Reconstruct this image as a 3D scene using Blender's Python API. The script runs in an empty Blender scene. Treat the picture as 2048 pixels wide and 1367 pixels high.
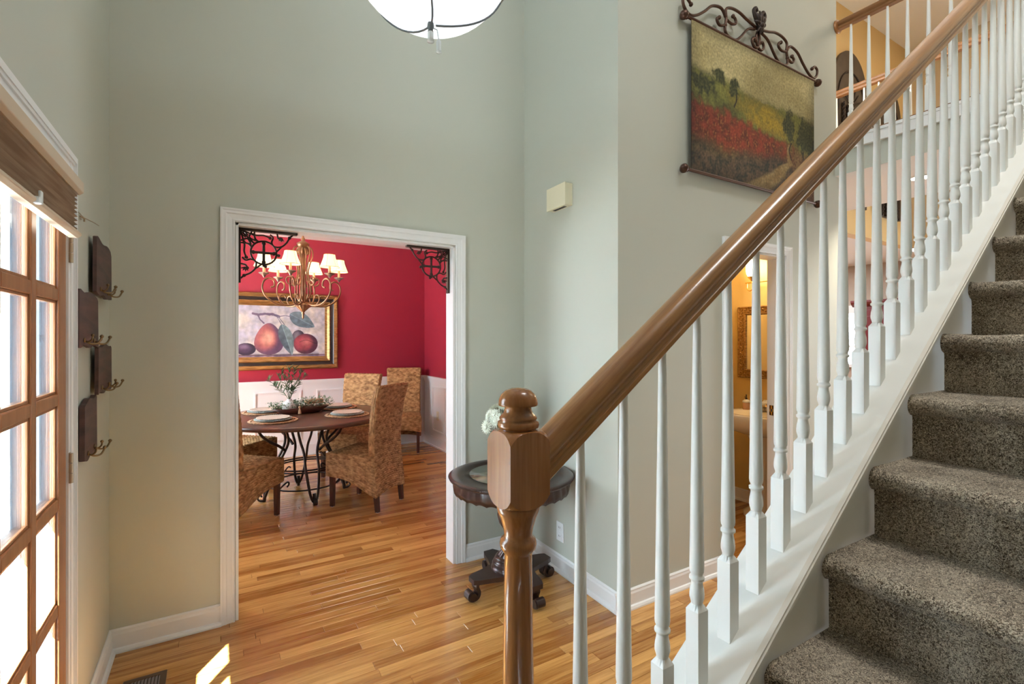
import bpy, bmesh, math, random
from math import pi, sin, cos, radians as R, atan2, sqrt, hypot, floor as ffloor
from mathutils import Vector, Matrix, noise
import numpy as np
random.seed(7)
sc = bpy.context.scene
COL = sc.collection
# ------------------------------------------------------------------ camera, world, sun, exposure
cam_d = bpy.data.cameras.new('camera'); cam = bpy.data.objects.new('camera', cam_d); COL.objects.link(cam)
cam.location = (0, 0, 1.43); cam.rotation_euler = (R(90), 0, R(-31.3))
cam_d.sensor_width = 36; cam_d.lens = 982 / 2048 * 36; cam_d.shift_y = (677 - 683.5) / 2048 * 1.0
cam_d.clip_start = .02; cam_d.clip_end = 200
sc.camera = cam
sc.view_settings.view_transform = 'Standard'; sc.view_settings.look = 'None'
sc.view_settings.exposure = 0.10; sc.view_settings.gamma = 1; sc.view_settings.use_curve_mapping = False
w = bpy.data.worlds.new('World'); sc.world = w; w.use_nodes = True
bg = w.node_tree.nodes['Background']; bg.inputs[0].default_value = (.78, .89, 1, 1); bg.inputs[1].default_value = 18.0
def light(name, kind, loc, power, color=(1, 1, 1), size=None, rot=None, **k):
    d = bpy.data.lights.new(name, kind); o = bpy.data.objects.new(name, d); COL.objects.link(o)
    o.location = loc; d.energy = power; d.color = color
    if kind == 'AREA': d.shape = 'RECTANGLE'; d.size, d.size_y = size
    elif kind in ('POINT', 'SPOT') and size: d.shadow_soft_size = size
    if rot: o.rotation_euler = rot
    for a, b in k.items(): setattr(d, a, b)
    return o
sun = light('sun', 'SUN', (-3, -3, 6), 620, (1, .92, .80)); sun.data.angle = R(.6)
sun.rotation_euler = Vector((-.555, -.832, 1.02)).to_track_quat('Z', 'Y').to_euler()
EAST = (0, R(-90), 0)     # area light shining towards +X
def portal(name, loc, size):     # marks an opening so the sky light that enters there is sampled well; gives no light itself
    o = light(name, 'AREA', loc, 1, size=size, rot=EAST); o.data.cycles.is_portal = True
portal('door_sky_portal', (-.495, 1.6, 1.05), (1.95, .95))
portal('upper_window_sky_portal', (-.495, 1.35, 4.25), (.5, 1.5))
pw4 = light('added_window_sky_portal', 'AREA', (9.38, .4, 1.25), 1, size=(1.9, 1.6), rot=(0, R(90), 0)); pw4.data.cycles.is_portal = True  # portal for the added out-of-view window
portal('dining_window_sky_portal', (-1.23, 4.925, 1.375), (1.25, 1.85))
light('family_room_fill', 'AREA', (6.6, .8, 5.25), 38, (1, .84, .62), (2.2, 1.6), (0, 0, 0))  # added fill panel at the ceiling
light('kitchen_fill', 'AREA', (7.0, 4.6, 2.65), 110, (.95, .96, 1), (2.5, 1.6), (0, 0, 0))  # added fill panel brightening kitchen and hall, not daylight from a window
light('stair_hall_fill', 'AREA', (1.9, .2, 5.25), 38, (.96, .97, 1), (1.2, .5), (0, 0, 0))  # added fill above the stair hall, no fixture belongs to it
light('stair_fill_spot', 'SPOT', (2.2, .05, 5.2), 130, (1, .95, .86), .12, (0, 0, 0), spot_size=R(62), spot_blend=.8)  # added spot to brighten the treads, no fixture belongs to it

# ------------------------------------------------------------------ materials
def mat(name, color, rough=.6, metal=0, spec=.5, bump=None, var=None, coat=0, emit=None, stretch=(1, 1, 1), sheen=0):
    """var=(second colour, noise scale, low, high)  bump=(scale, strength, distance)"""
    m = bpy.data.materials.new(name); m.use_nodes = True; nt = m.node_tree; n = nt.nodes; l = nt.links
    p = n['Principled BSDF']
    p.inputs['Base Color'].default_value = (*color, 1); p.inputs['Roughness'].default_value = rough
    p.inputs['Metallic'].default_value = metal; p.inputs['Specular IOR Level'].default_value = spec
    p.inputs['Coat Weight'].default_value = coat; p.inputs['Coat Roughness'].default_value = .12
    if sheen: p.inputs['Sheen Weight'].default_value = sheen
    tc = n.new('ShaderNodeTexCoord'); mp = n.new('ShaderNodeMapping'); mp.inputs['Scale'].default_value = stretch
    l.new(tc.outputs['Object'], mp.inputs[0])
    if var:
        c2, s, lo, hi = var
        nz = n.new('ShaderNodeTexNoise'); nz.inputs['Scale'].default_value = s; nz.inputs['Detail'].default_value = 5
        l.new(mp.outputs[0], nz.inputs[0])
        rp = n.new('ShaderNodeValToRGB'); rp.color_ramp.elements[0].position = lo; rp.color_ramp.elements[1].position = hi
        rp.color_ramp.elements[0].color = (*color, 1); rp.color_ramp.elements[1].color = (*c2, 1)
        l.new(nz.outputs[0], rp.inputs[0]); l.new(rp.outputs[0], p.inputs['Base Color'])
    if bump:
        s, st, d = bump
        nb = n.new('ShaderNodeTexNoise'); nb.inputs['Scale'].default_value = s; nb.inputs['Detail'].default_value = 3
        l.new(mp.outputs[0], nb.inputs[0]); b = n.new('ShaderNodeBump'); b.inputs['Strength'].default_value = st
        b.inputs['Distance'].default_value = d; l.new(nb.outputs[0], b.inputs['Height']); l.new(b.outputs[0], p.inputs['Normal'])
    if emit:
        p.inputs['Emission Color'].default_value = (*emit[0], 1); p.inputs['Emission Strength'].default_value = emit[1]
    return m
M = {}
M['wall'] = mat('wall_sage', (.53, .535, .455), .55, bump=(220, .12, .002), spec=.35)
M['tan'] = mat('wall_tan', (.56, .43, .27), .7, bump=(220, .1, .002))
M['yellow'] = mat('wall_yellow', (.66, .47, .18), .6, bump=(220, .1, .002))
M['gold'] = mat('wall_gold', (.66, .45, .20), .7, bump=(220, .1, .002))
M['red'] = mat('wall_red', (.30, .018, .040), .5, bump=(220, .12, .002), spec=.4)
M['beige'] = mat('wall_beige', (.46, .38, .30), .7)
M['trim'] = mat('white_trim', (.82, .81, .79), .38)
M['stair_white'] = mat('stair_white', (.83, .83, .79), .4)
M['skirt'] = mat('skirt_cream', (.74, .70, .62), .5, bump=(300, .15, .001))
M['ceil'] = mat('ceiling_white', (.78, .76, .74), .9, bump=(200, .15, .002))
M['almond'] = mat('almond_plastic', (.78, .72, .52), .4)
M['plate'] = mat('white_plastic', (.83, .83, .82), .3)
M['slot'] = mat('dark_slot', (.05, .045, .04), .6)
M['walnut'] = mat('dark_espresso_wood', (.050, .022, .016), .3, var=((.026, .011, .009), 6, .35, .65), coat=.12)
M['dark_brass'] = mat('antique_brass', (.23, .16, .085), .38, metal=1, bump=(120, .2, .001))
M['brass'] = mat('polished_brass', (.75, .50, .18), .25, metal=1)
M['iron'] = mat('dark_bronze_iron', (.040, .026, .020), .42, metal=.55, bump=(150, .25, .001), spec=.5)
M['iron2'] = mat('burnished_bronze_iron', (.095, .050, .035), .33, metal=.8, bump=(150, .3, .001))
M['goldleaf'] = mat('aged_gold', (.42, .25, .09), .34, metal=.75, var=((.17, .085, .028), 9, .35, .7), stretch=(1, 8, 8))
M['copper'] = mat('chandelier_bronze', (.34, .19, .10), .38, metal=.75, var=((.15, .085, .05), 14, .35, .7))
M['silverleaf'] = mat('aged_silver', (.50, .46, .40), .35, metal=.8, var=((.16, .12, .09), 30, .4, .65))
M['black'] = mat('frame_black', (.018, .012, .012), .35)
M['candle'] = mat('candle_sleeve', (.72, .50, .30), .5)
M['shade'] = mat('lit_shade_fabric', (.85, .74, .56), .8, emit=((1, .74, .40), 1.5))
M['shade_trim'] = mat('shade_piping', (.50, .34, .17), .8)
M['bowl'] = mat('lit_bowl_glass', (.85, .88, .9), .3, emit=((.86, .93, 1), .75))
M['acrylic'] = mat('clear_tassel', (.75, .80, .80), .1, spec=.8)
M['rope'] = mat('grey_rope', (.13, .15, .16), .7, bump=(300, .5, .002))
M['powder_glass'] = mat('lit_powder_glass', (.9, .85, .7), .4, emit=((1, .82, .5), 9))
M['led'] = mat('lit_downlight', (1, 1, 1), .4, emit=((1, .93, .82), 14))
M['porcelain'] = mat('porcelain', (.78, .70, .55), .12, coat=.4)
M['plaque'] = mat('driftwood', (.115, .058, .048), .55, var=((.045, .026, .024), 5, .3, .7), stretch=(1, 1, 7), bump=(12, .3, .003))
M['plaque2'] = mat('driftwood_end', (.20, .095, .05), .6, var=((.10, .05, .03), 8, .3, .7))
M['shade_fabric'] = mat('woven_shade', (.48, .37, .26), .8, var=((.30, .21, .14), 5, .35, .65), stretch=(1, .6, 40), bump=(90, .2, .001))
M['shade_rail'] = mat('shade_rail', (.60, .49, .36), .45)
M['plate_china'] = mat('cream_china', (.74, .64, .52), .3, coat=.3)
M['plate_blue'] = mat('pale_blue_china', (.42, .52, .50), .3, coat=.3)
M['rattan'] = mat('placemat_straw', (.58, .36, .19), .8, var=((.30, .16, .08), 60, .35, .65), bump=(120, .6, .003))
M['vase'] = mat('white_ceramic', (.75, .74, .70), .35)
M['leaf'] = mat('olive_leaf', (.075, .13, .055), .5, var=((.14, .19, .09), 25, .4, .6))
M['leaf2'] = mat('eucalyptus_leaf', (.27, .38, .27), .6, var=((.10, .17, .08), 40, .4, .6))
M['stem'] = mat('green_stem', (.06, .12, .04), .5)
M['petal'] = mat('white_petal', (.82, .85, .72), .6)
M['kraft'] = mat('kraft_paper', (.55, .38, .22), .7)
M['traywood'] = mat('tray_wood', (.12, .045, .025), .45, var=((.06, .022, .014), 8, .3, .7), stretch=(1, 5, 5))
M['greenglass'] = mat('green_leather_inset', (.085, .095, .055), .18, var=((.045, .05, .035), 12, .35, .65), coat=.3)
M['cabred'] = mat('cherry_cabinet', (.13, .018, .020), .35, coat=.2)
M['arch'] = mat('arch_panel_wood', (.055, .036, .022), .6, var=((.09, .06, .035), 8, .3, .7))
M['concrete'] = mat('porch_concrete', (.72, .72, .72), .8)
M['siding'] = mat('porch_white', (.85, .88, .92), .6)
M['register'] = mat('brown_register', (.12, .075, .05), .4, metal=.3)
M['louver'] = mat('register_louver', (.30, .28, .32), .35, metal=.6)
M['mirror'] = mat('mirror_glass', (.9, .9, .88), .02, metal=1)
M['hinge'] = mat('hinge_bronze', (.42, .33, .22), .4, metal=.5)
M['soap'] = mat('soap_amber', (.60, .35, .24), .25)
M['outer_shade'] = mat('door_outer_shade_tone', (.045, .055, .075), .4)  # dark tone stands in for shade on the door's outer side
M['glider'] = mat('white_glide', (.8, .78, .74), .5)

def wood(name, c1, c2, axis, rough=.3, coat=.4, scale=1., tone_attr=False):
    m = bpy.data.materials.new(name); m.use_nodes = True; nt = m.node_tree; n = nt.nodes; l = nt.links
    p = n['Principled BSDF']; p.inputs['Roughness'].default_value = rough
    p.inputs['Coat Weight'].default_value = coat; p.inputs['Coat Roughness'].default_value = .08
    geo = n.new('ShaderNodeNewGeometry'); tc = n.new('ShaderNodeTexCoord')
    mp = n.new('ShaderNodeMapping'); s = [22 * scale] * 3
    if axis == 'R': s = [1.2 * scale, 22 * scale, 22 * scale]
    else: s['XYZ'.index(axis)] = 1.2 * scale
    mp.inputs['Scale'].default_value = s; src = geo.outputs['Position']
    if axis == 'R':
        m0 = n.new('ShaderNodeMapping'); m0.inputs['Rotation'].default_value = (0, R(36.6), 0); l.new(src, m0.inputs[0]); src = m0.outputs[0]
    l.new(src, mp.inputs[0])
    vec = mp.outputs[0]
    if tone_attr:
        at = n.new('ShaderNodeAttribute'); at.attribute_name = 'tone'
        mu = n.new('ShaderNodeVectorMath'); mu.operation = 'SCALE'; mu.inputs[0].default_value = (31, 47, 13)
        l.new(at.outputs['Fac'], mu.inputs['Scale']); ad = n.new('ShaderNodeVectorMath')
        l.new(vec, ad.inputs[0]); l.new(mu.outputs[0], ad.inputs[1]); vec = ad.outputs[0]
    nz = n.new('ShaderNodeTexNoise'); nz.inputs['Scale'].default_value = 1; nz.inputs['Detail'].default_value = 6
    nz.inputs['Distortion'].default_value = .6
    l.new(vec, nz.inputs[0])
    fine = n.new('ShaderNodeTexNoise'); fine.inputs['Scale'].default_value = 6; fine.inputs['Detail'].default_value = 4
    l.new(vec, fine.inputs[0])
    rp = n.new('ShaderNodeValToRGB'); rp.color_ramp.elements[0].position = .33; rp.color_ramp.elements[1].position = .68
    rp.color_ramp.elements[0].color = (*c1, 1); rp.color_ramp.elements[1].color = (*c2, 1)
    mx = n.new('ShaderNodeMath'); mx.operation = 'MULTIPLY_ADD'; mx.inputs[1].default_value = .35
    l.new(fine.outputs[0], mx.inputs[0])
    sb = n.new('ShaderNodeMath'); sb.operation = 'MULTIPLY'; sb.inputs[1].default_value = .65; l.new(nz.outputs[0], sb.inputs[0])
    l.new(sb.outputs[0], mx.inputs[2]); fac = mx.outputs[0]
    if tone_attr:
        t2 = n.new('ShaderNodeMath'); t2.operation = 'MULTIPLY_ADD'; t2.inputs[1].default_value = .30; t2.inputs[2].default_value = -.15
        l.new(at.outputs['Fac'], t2.inputs[0]); a2 = n.new('ShaderNodeMath'); l.new(t2.outputs[0], a2.inputs[0]); l.new(fac, a2.inputs[1]); fac = a2.outputs[0]
    l.new(fac, rp.inputs[0]); l.new(rp.outputs[0], p.inputs['Base Color'])
    b = n.new('ShaderNodeBump'); b.inputs['Strength'].default_value = .08; b.inputs['Distance'].default_value = .002
    l.new(fine.outputs[0], b.inputs['Height']); l.new(b.outputs[0], p.inputs['Normal'])
    return m
M['floor'] = wood('oak_floor', (.29, .105, .018), (.66, .34, .10), 'X', .22, .25, 1, True)
M['oakrail'] = wood('oak_handrail', (.22, .085, .020), (.46, .22, .068), 'R', .28, .35, 1.4)
M['oakZ'] = wood('oak_vertical', (.24, .082, .018), (.46, .19, .055), 'Z', .25, .5, 1.4)
M['oakY'] = wood('oak_horizontal', (.24, .085, .016), (.40, .17, .045), 'Y', .3, .4, 1.2)
M['oakup'] = wood('oak_upper_rail', (.17, .065, .014), (.30, .125, .035), 'Y', .5, .05, 1.2)
M['doorwood'] = wood('door_oak', (.24, .085, .028), (.40, .17, .065), 'Z', .35, .2, 1.3)
M['tabletop'] = wood('table_copperwood', (.045, .017, .010), (.12, .048, .024), 'X', .36, .2, .5)
M['legwood'] = wood('chair_leg_wood', (.045, .016, .010), (.10, .036, .02), 'Z', .35, .2, 1)

def seagrass():
    m = bpy.data.materials.new('woven_seagrass'); m.use_nodes = True; nt = m.node_tree; n = nt.nodes; l = nt.links
    p = n['Principled BSDF']; p.inputs['Roughness'].default_value = .65; p.inputs['Specular IOR Level'].default_value = .35
    tc = n.new('ShaderNodeTexCoord')
    a = n.new('ShaderNodeTexNoise'); a.inputs['Scale'].default_value = 28; a.inputs['Detail'].default_value = 3; l.new(tc.outputs['Object'], a.inputs[0])
    r = n.new('ShaderNodeValToRGB'); e = r.color_ramp.elements
    e[0].position = .22; e[0].color = (.20, .095, .032, 1); e[1].position = .78; e[1].color = (.60, .37, .165, 1)
    x = e.new(.5); x.color = (.41, .225, .088, 1)
    at = n.new('ShaderNodeAttribute'); at.attribute_name = 'tone'; mm = n.new('ShaderNodeMath'); mm.operation = 'MULTIPLY_ADD'; mm.inputs[1].default_value = .34; mm.inputs[2].default_value = -.17
    l.new(at.outputs['Fac'], mm.inputs[0]); sm_ = n.new('ShaderNodeMath'); l.new(mm.outputs[0], sm_.inputs[0]); l.new(a.outputs[0], sm_.inputs[1])
    l.new(sm_.outputs[0], r.inputs[0]); l.new(r.outputs[0], p.inputs['Base Color'])
    f = n.new('ShaderNodeTexNoise'); f.inputs['Scale'].default_value = 400; l.new(tc.outputs['Object'], f.inputs[0])
    b = n.new('ShaderNodeBump'); b.inputs['Strength'].default_value = .4; b.inputs['Distance'].default_value = .002
    l.new(f.outputs[0], b.inputs['Height']); l.new(b.outputs[0], p.inputs['Normal'])
    return m
M['seagrass'] = seagrass()
def carpet():
    m = bpy.data.materials.new('carpet_pile'); m.use_nodes = True; nt = m.node_tree; n = nt.nodes; l = nt.links
    p = n['Principled BSDF']; p.inputs['Roughness'].default_value = .95; p.inputs['Specular IOR Level'].default_value = .15
    p.inputs['Sheen Weight'].default_value = .25
    g = n.new('ShaderNodeNewGeometry')
    a = n.new('ShaderNodeTexNoise'); a.inputs['Scale'].default_value = 215; a.inputs['Detail'].default_value = 2; a.inputs['Distortion'].default_value = 1.8
    c = n.new('ShaderNodeTexNoise'); c.inputs['Scale'].default_value = 9; c.inputs['Detail'].default_value = 2
    for t in (a, c): l.new(g.outputs['Position'], t.inputs[0])
    ad = n.new('ShaderNodeMath'); ad.operation = 'MULTIPLY_ADD'; ad.inputs[1].default_value = .22; l.new(c.outputs[0], ad.inputs[0]); l.new(a.outputs[0], ad.inputs[2])
    r = n.new('ShaderNodeValToRGB'); e = r.color_ramp.elements
    e[0].position = .44; e[0].color = (.055, .038, .022, 1); e[1].position = .73; e[1].color = (.76, .66, .51, 1)
    x = e.new(.58); x.color = (.26, .20, .14, 1)
    l.new(ad.outputs[0], r.inputs[0]); l.new(r.outputs[0], p.inputs['Base Color'])
    b = n.new('ShaderNodeBump'); b.inputs['Strength'].default_value = .9; b.inputs['Distance'].default_value = .006
    l.new(a.outputs[0], b.inputs['Height']); l.new(b.outputs[0], p.inputs['Normal'])
    return m
M['carpet'] = carpet()
def glassmat():
    m = bpy.data.materials.new('window_glass'); m.use_nodes = True; nt = m.node_tree; n = nt.nodes; l = nt.links
    n.remove(n['Principled BSDF']); t = n.new('ShaderNodeBsdfTransparent'); t.inputs[0].default_value = (.93, .96, .97, 1)
    g = n.new('ShaderNodeBsdfGlossy'); g.inputs['Roughness'].default_value = .02; mx = n.new('ShaderNodeMixShader')
    f = n.new('ShaderNodeLayerWeight'); f.inputs[0].default_value = .12; sc_ = n.new('ShaderNodeMath'); sc_.operation = 'MULTIPLY'; sc_.inputs[1].default_value = .5
    l.new(f.outputs['Fresnel'], sc_.inputs[0]); l.new(sc_.outputs[0], mx.inputs[0]); l.new(t.outputs[0], mx.inputs[1]); l.new(g.outputs[0], mx.inputs[2])
    l.new(mx.outputs[0], n['Material Output'].inputs[0]); return m
M['glass'] = glassmat()
def attrmat(name, rough, bump=None):
    m = bpy.data.materials.new(name); m.use_nodes = True; nt = m.node_tree; n = nt.nodes; l = nt.links
    p = n['Principled BSDF']; p.inputs['Roughness'].default_value = rough
    a = n.new('ShaderNodeVertexColor'); a.layer_name = 'print'; 
    if bump:
        tc = n.new('ShaderNodeTexCoord'); z = n.new('ShaderNodeTexNoise'); z.inputs['Scale'].default_value = bump; z.inputs['Detail'].default_value = 4
        l.new(tc.outputs['Object'], z.inputs[0])
        mr = n.new('ShaderNodeMapRange'); mr.inputs[1].default_value = .25; mr.inputs[2].default_value = .75; mr.inputs[3].default_value = .62; mr.inputs[4].default_value = 1.35
        l.new(z.outputs[0], mr.inputs[0]); vm = n.new('ShaderNodeVectorMath'); vm.operation = 'SCALE'
        l.new(a.outputs[0], vm.inputs[0]); l.new(mr.outputs[0], vm.inputs['Scale']); l.new(vm.outputs[0], p.inputs['Base Color'])
    else: l.new(a.outputs[0], p.inputs['Base Color'])
    return m
M['print'] = attrmat('fruit_print', .5, 14); M['tapestry'] = attrmat('tapestry_print', .85, 70)

# ------------------------------------------------------------------ mesh helpers
class MB:
    def __init__(s): s.v = []; s.f = []; s.sm = []; s.mi = []; s.tone = {}
    def add(s, vs, fs, smooth=False, mi=0):
        b = len(s.v); s.v += [tuple(v) for v in vs]; s.f += [tuple(b + i for i in f) for f in fs]
        s.sm += [smooth] * len(fs); s.mi += [mi] * len(fs); return s
    def box(s, lo, hi, mi=0, rot=0, about=None):
        x0, y0, z0 = lo; x1, y1, z1 = hi
        vs = [(x, y, z) for z in (z0, z1) for x, y in ((x0, y0), (x1, y0), (x1, y1), (x0, y1))]
        if rot:
            cx, cy = about or ((x0 + x1) / 2, (y0 + y1) / 2); c, q = cos(rot), sin(rot)
            vs = [(cx + (x - cx) * c - (y - cy) * q, cy + (x - cx) * q + (y - cy) * c, z) for x, y, z in vs]
        return s.add(vs, [(0, 3, 2, 1), (4, 5, 6, 7), (0, 1, 5, 4), (1, 2, 6, 5), (2, 3, 7, 6), (3, 0, 4, 7)], mi=mi)
    def loft(s, rings, smooth=True, caps=True, closed=False, mi=0):
        n = len(rings[0]); vs = [p for r in rings for p in r]; fs = []
        m = len(rings)
        for i in range(m if closed else m - 1):
            for j in range(n):
                a, b = i * n + j, i * n + (j + 1) % n; c, d = ((i + 1) % m) * n + (j + 1) % n, ((i + 1) % m) * n + j
                fs.append((a, b, c, d))
        s.add(vs, fs, smooth, mi)
        if caps and not closed:
            s.add(rings[0], [tuple(range(n))[::-1]], False, mi); s.add(rings[-1], [tuple(range(n))], False, mi)
        return s
    def lathe(s, prof, c=(0, 0, 0), n=20, smooth=True, flute=None, mi=0):
        rings = []
        for r, z in prof:
            ring = []
            for j in range(n):
                a = 2 * pi * j / n; rr = r * (1 + (flute[1] * cos(flute[0] * a) if flute else 0))
                ring.append((c[0] + rr * cos(a), c[1] + rr * sin(a), c[2] + z))
            rings.append(ring)
        return s.loft(rings, smooth, True, mi=mi)
    def tube(s, pts, r, n=8, closed=False, smooth=True, flat=None, mi=0):
        pts = [Vector(p) for p in pts]; m = len(pts); rings = []; prev = None
        for i, p in enumerate(pts):
            if closed: t = pts[(i + 1) % m] - pts[i - 1]
            else: t = pts[min(i + 1, m - 1)] - pts[max(i - 1, 0)]
            if t.length < 1e-9: t = Vector((0, 0, 1))
            t.normalize()
            if prev is None:
                u = t.cross(Vector((0, 0, 1)));
                if u.length < .2: u = t.cross(Vector((0, 1, 0)))
            else: u = prev - t * prev.dot(t)
            u.normalize(); prev = u; v = t.cross(u)
            rr = r[i] if isinstance(r, (list, tuple)) else r
            if flat: # (normal, width, thickness)
                nn = Vector(flat[0]); nn = (nn - t * nn.dot(t)); nn.normalize(); ww = t.cross(nn)
                rings.append([tuple(p + nn * (flat[1] / 2 * a) + ww * (flat[2] / 2 * b)) for a, b in ((-1, -1), (1, -1), (1, 1), (-1, 1))])
            else: rings.append([tuple(p + (u * cos(2 * pi * j / n) + v * sin(2 * pi * j / n)) * rr) for j in range(n)])
        return s.loft(rings, smooth and not flat, not closed, closed, mi=mi)
    def prism(s, poly, axis, a, b, mi=0, smooth=False):
        """poly of 2-D points extruded along axis 'X','Y','Z' from a to b"""
        def P(u, v, t): return {'X': (t, u, v), 'Y': (u, t, v), 'Z': (u, v, t)}[axis]
        return s.loft([[P(u, v, a) for u, v in poly], [P(u, v, b) for u, v in poly]], smooth, True, mi=mi)
    def sphere(s, c, r, n=10, m=6, sq=(1, 1, 1), mi=0):
        vs = [(c[0], c[1], c[2] - r * sq[2])]
        for i in range(1, m):
            a = -pi / 2 + pi * i / m
            vs += [(c[0] + r * sq[0] * cos(a) * cos(2 * pi * j / n), c[1] + r * sq[1] * cos(a) * sin(2 * pi * j / n), c[2] + r * sq[2] * sin(a)) for j in range(n)]
        vs.append((c[0], c[1], c[2] + r * sq[2])); L = len(vs) - 1; fs = []
        for j in range(n):
            k = (j + 1) % n; fs.append((0, 1 + k, 1 + j)); fs.append((L, L - n + j, L - n + k))
            for i in range(m - 2): fs.append((1 + i * n + j, 1 + i * n + k, 1 + (i + 1) * n + k, 1 + (i + 1) * n + j))
        return s.add(vs, fs, True, mi)
    def mesh(s, name):
        me = bpy.data.meshes.new(name); me.from_pydata(s.v, [], s.f)
        me.polygons.foreach_set('use_smooth', s.sm); me.polygons.foreach_set('material_index', s.mi)
        bm = bmesh.new(); bm.from_mesh(me); bmesh.ops.recalc_face_normals(bm, faces=bm.faces); bm.to_mesh(me); bm.free()
        if s.tone:
            a = me.attributes.new('tone', 'FLOAT', 'POINT'); a.data.foreach_set('value', [s.tone.get(i, .5) for i in range(len(s.v))])
        return me
    def build(s, name, m, parent=None, bevel=0, loc=None):
        me = s.mesh(name)
        for k in (m if isinstance(m, (list, tuple)) else [m]): me.materials.append(M[k] if isinstance(k, str) else k)
        o = bpy.data.objects.new(name, me); COL.objects.link(o)
        if parent: o.parent = parent
        if loc: o.location = loc
        if bevel:
            b = o.modifiers.new('bevel', 'BEVEL'); b.width = bevel; b.segments = 2; b.limit_method = 'ANGLE'; b.angle_limit = R(40)
            b.harden_normals = False
        return o
def tag(o, label=None, cat=None, group=None, kind=None):
    if label: o['label'] = label
    if cat: o['category'] = cat
    if group: o['group'] = group
    if kind: o['kind'] = kind
    return o
def thing(name, label, cat, loc=(0, 0, 0), rz=0, group=None):
    o = bpy.data.objects.new(name, None); COL.objects.link(o); o.empty_display_size = .1
    o.location = loc; o.rotation_euler = (0, 0, rz); return tag(o, label, cat, group)
def copy_tree(o, parent=None):
    c = o.copy(); COL.objects.link(c); c.parent = parent
    for ch in list(o.children): copy_tree(ch, c)
    return c
def inst(o, parent=None, loc=None, name=None):
    c = o.copy(); COL.objects.link(c)
    if parent is not None: c.parent = parent
    if loc is not None: c.location = loc
    return c
def struct(name, mb, m, parent=None, bevel=0):
    o = mb.build(name, m, parent, bevel)
    if parent is None: o['kind'] = 'structure'
    return o
def box(lo, hi): return MB().box(lo, hi)
def interp(tab, x):
    if x <= tab[0][0]: return tab[0][1]
    for (a, b), (c, d) in zip(tab, tab[1:]):
        if x <= c: return b + (d - b) * (x - a) / (c - a)
    return tab[-1][1]
def smooth_path(pts, n=6):
    P = [Vector(p) for p in pts]; out = []
    for i in range(len(P) - 1):
        p0 = P[max(i - 1, 0)]; p1 = P[i]; p2 = P[i + 1]; p3 = P[min(i + 2, len(P) - 1)]
        for k in range(n):
            t = k / n
            out.append(.5 * ((2 * p1) + (p2 - p0) * t + (2 * p0 - 5 * p1 + 4 * p2 - p3) * t * t + (3 * p1 - p0 - 3 * p2 + p3) * t ** 3))
    out.append(P[-1]); return out

# ================================================================== SHELL
YF = 2.86; XL = -.405; XJ0, XJ1 = 1.806, 1.838; YH = 1.905; ZC = 2.657; ZF2 = 2.88; ZT = 5.26
FZ = 0.0
# floor: slab with planks on it
fl = struct('floor', box((-.6, -.55, -.12), (9.5, 6.75, -.020)), 'floor')
def plank_obj(x0, x1, y0, y1, tone):
    g = .0006; c = .0012
    vs = [(x0 + g, y0 + g, -.0195), (x1 - g, y0 + g, -.0195), (x1 - g, y1 - g, -.0195), (x0 + g, y1 - g, -.0195),
          (x0 + g, y0 + g, -c), (x1 - g, y0 + g, -c), (x1 - g, y1 - g, -c), (x0 + g, y1 - g, -c),
          (x0 + g + c, y0 + g + c, 0), (x1 - g - c, y0 + g + c, 0), (x1 - g - c, y1 - g - c, 0), (x0 + g + c, y1 - g - c, 0)]
    fs = [(0, 1, 5, 4), (1, 2, 6, 5), (2, 3, 7, 6), (3, 0, 4, 7), (4, 5, 9, 8), (5, 6, 10, 9), (6, 7, 11, 10), (7, 4, 8, 11), (8, 9, 10, 11)]
    return vs, fs
PW = .057; rng = random.Random(3); stuffV = []; stuffF = []; stuffT = []; nplank = 0
ny = int((6.6 + .5) / PW)
for i in range(ny):
    y0 = -.5 + i * PW; y1 = y0 + PW; x = -.55 - rng.random() * .8 - (0 if y0 < 2.8 else .7)
    while x < 9.4:
        L = rng.choice([.35, .5, .6, .75, .9, 1.1]) * (.85 + .3 * rng.random()); x0, x1 = x, x + L; x += L
        tone = rng.random()
        if x1 < (-.5 if y0 < 2.8 else -1.15): continue
        if y0 < 2.9: x0 = max(x0, -.5)
        else: x0 = max(x0, -1.15)
        near = (.95 < y0 < 3.02) and x0 < 1.80 and x1 > -.42 and nplank < 290
        vs, fs = plank_obj(x0, x1, y0, y1, tone)
        if near:
            me = bpy.data.meshes.new('floor_plank'); me.from_pydata(vs, [], fs); a = me.attributes.new('tone', 'FLOAT', 'POINT')
            a.data.foreach_set('value', [tone] * len(vs)); me.materials.append(M['floor'])
            o = bpy.data.objects.new('floor_plank', me); COL.objects.link(o); o.parent = fl; nplank += 1
        else:
            b = len(stuffV); stuffV += vs; stuffF += [tuple(b + k for k in f) for f in fs]; stuffT += [tone] * len(vs)
me = bpy.data.meshes.new('far_floor_planks'); me.from_pydata(stuffV, [], stuffF); a = me.attributes.new('tone', 'FLOAT', 'POINT')
a.data.foreach_set('value', stuffT); me.materials.append(M['floor'])
o = bpy.data.objects.new('far_floor_planks', me); COL.objects.link(o); o.parent = fl; o['kind'] = 'stuff'

# left wall with entry door opening and the tall upper window opening
DY0, DY1, DZ = 1.13, 2.072, 2.005
wl = MB()
for lo, hi in (((-.487, -.55, 0), (XL, DY0, 3.2)), ((-.487, DY1, 0), (XL, YF, 3.2)), ((-.487, DY0, DZ), (XL, DY1, 3.2)),
               ((-.487, -.55, 3.2), (XL, .6, ZT)), ((-.487, 2.1, 3.2), (XL, YF, ZT)), ((-.487, .6, 4.5), (XL, 2.1, ZT)), ((-.487, .6, 3.2), (XL, 2.1, 4.0))): wl.box(lo, hi)
struct('wall_left', wl, 'wall')
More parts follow.
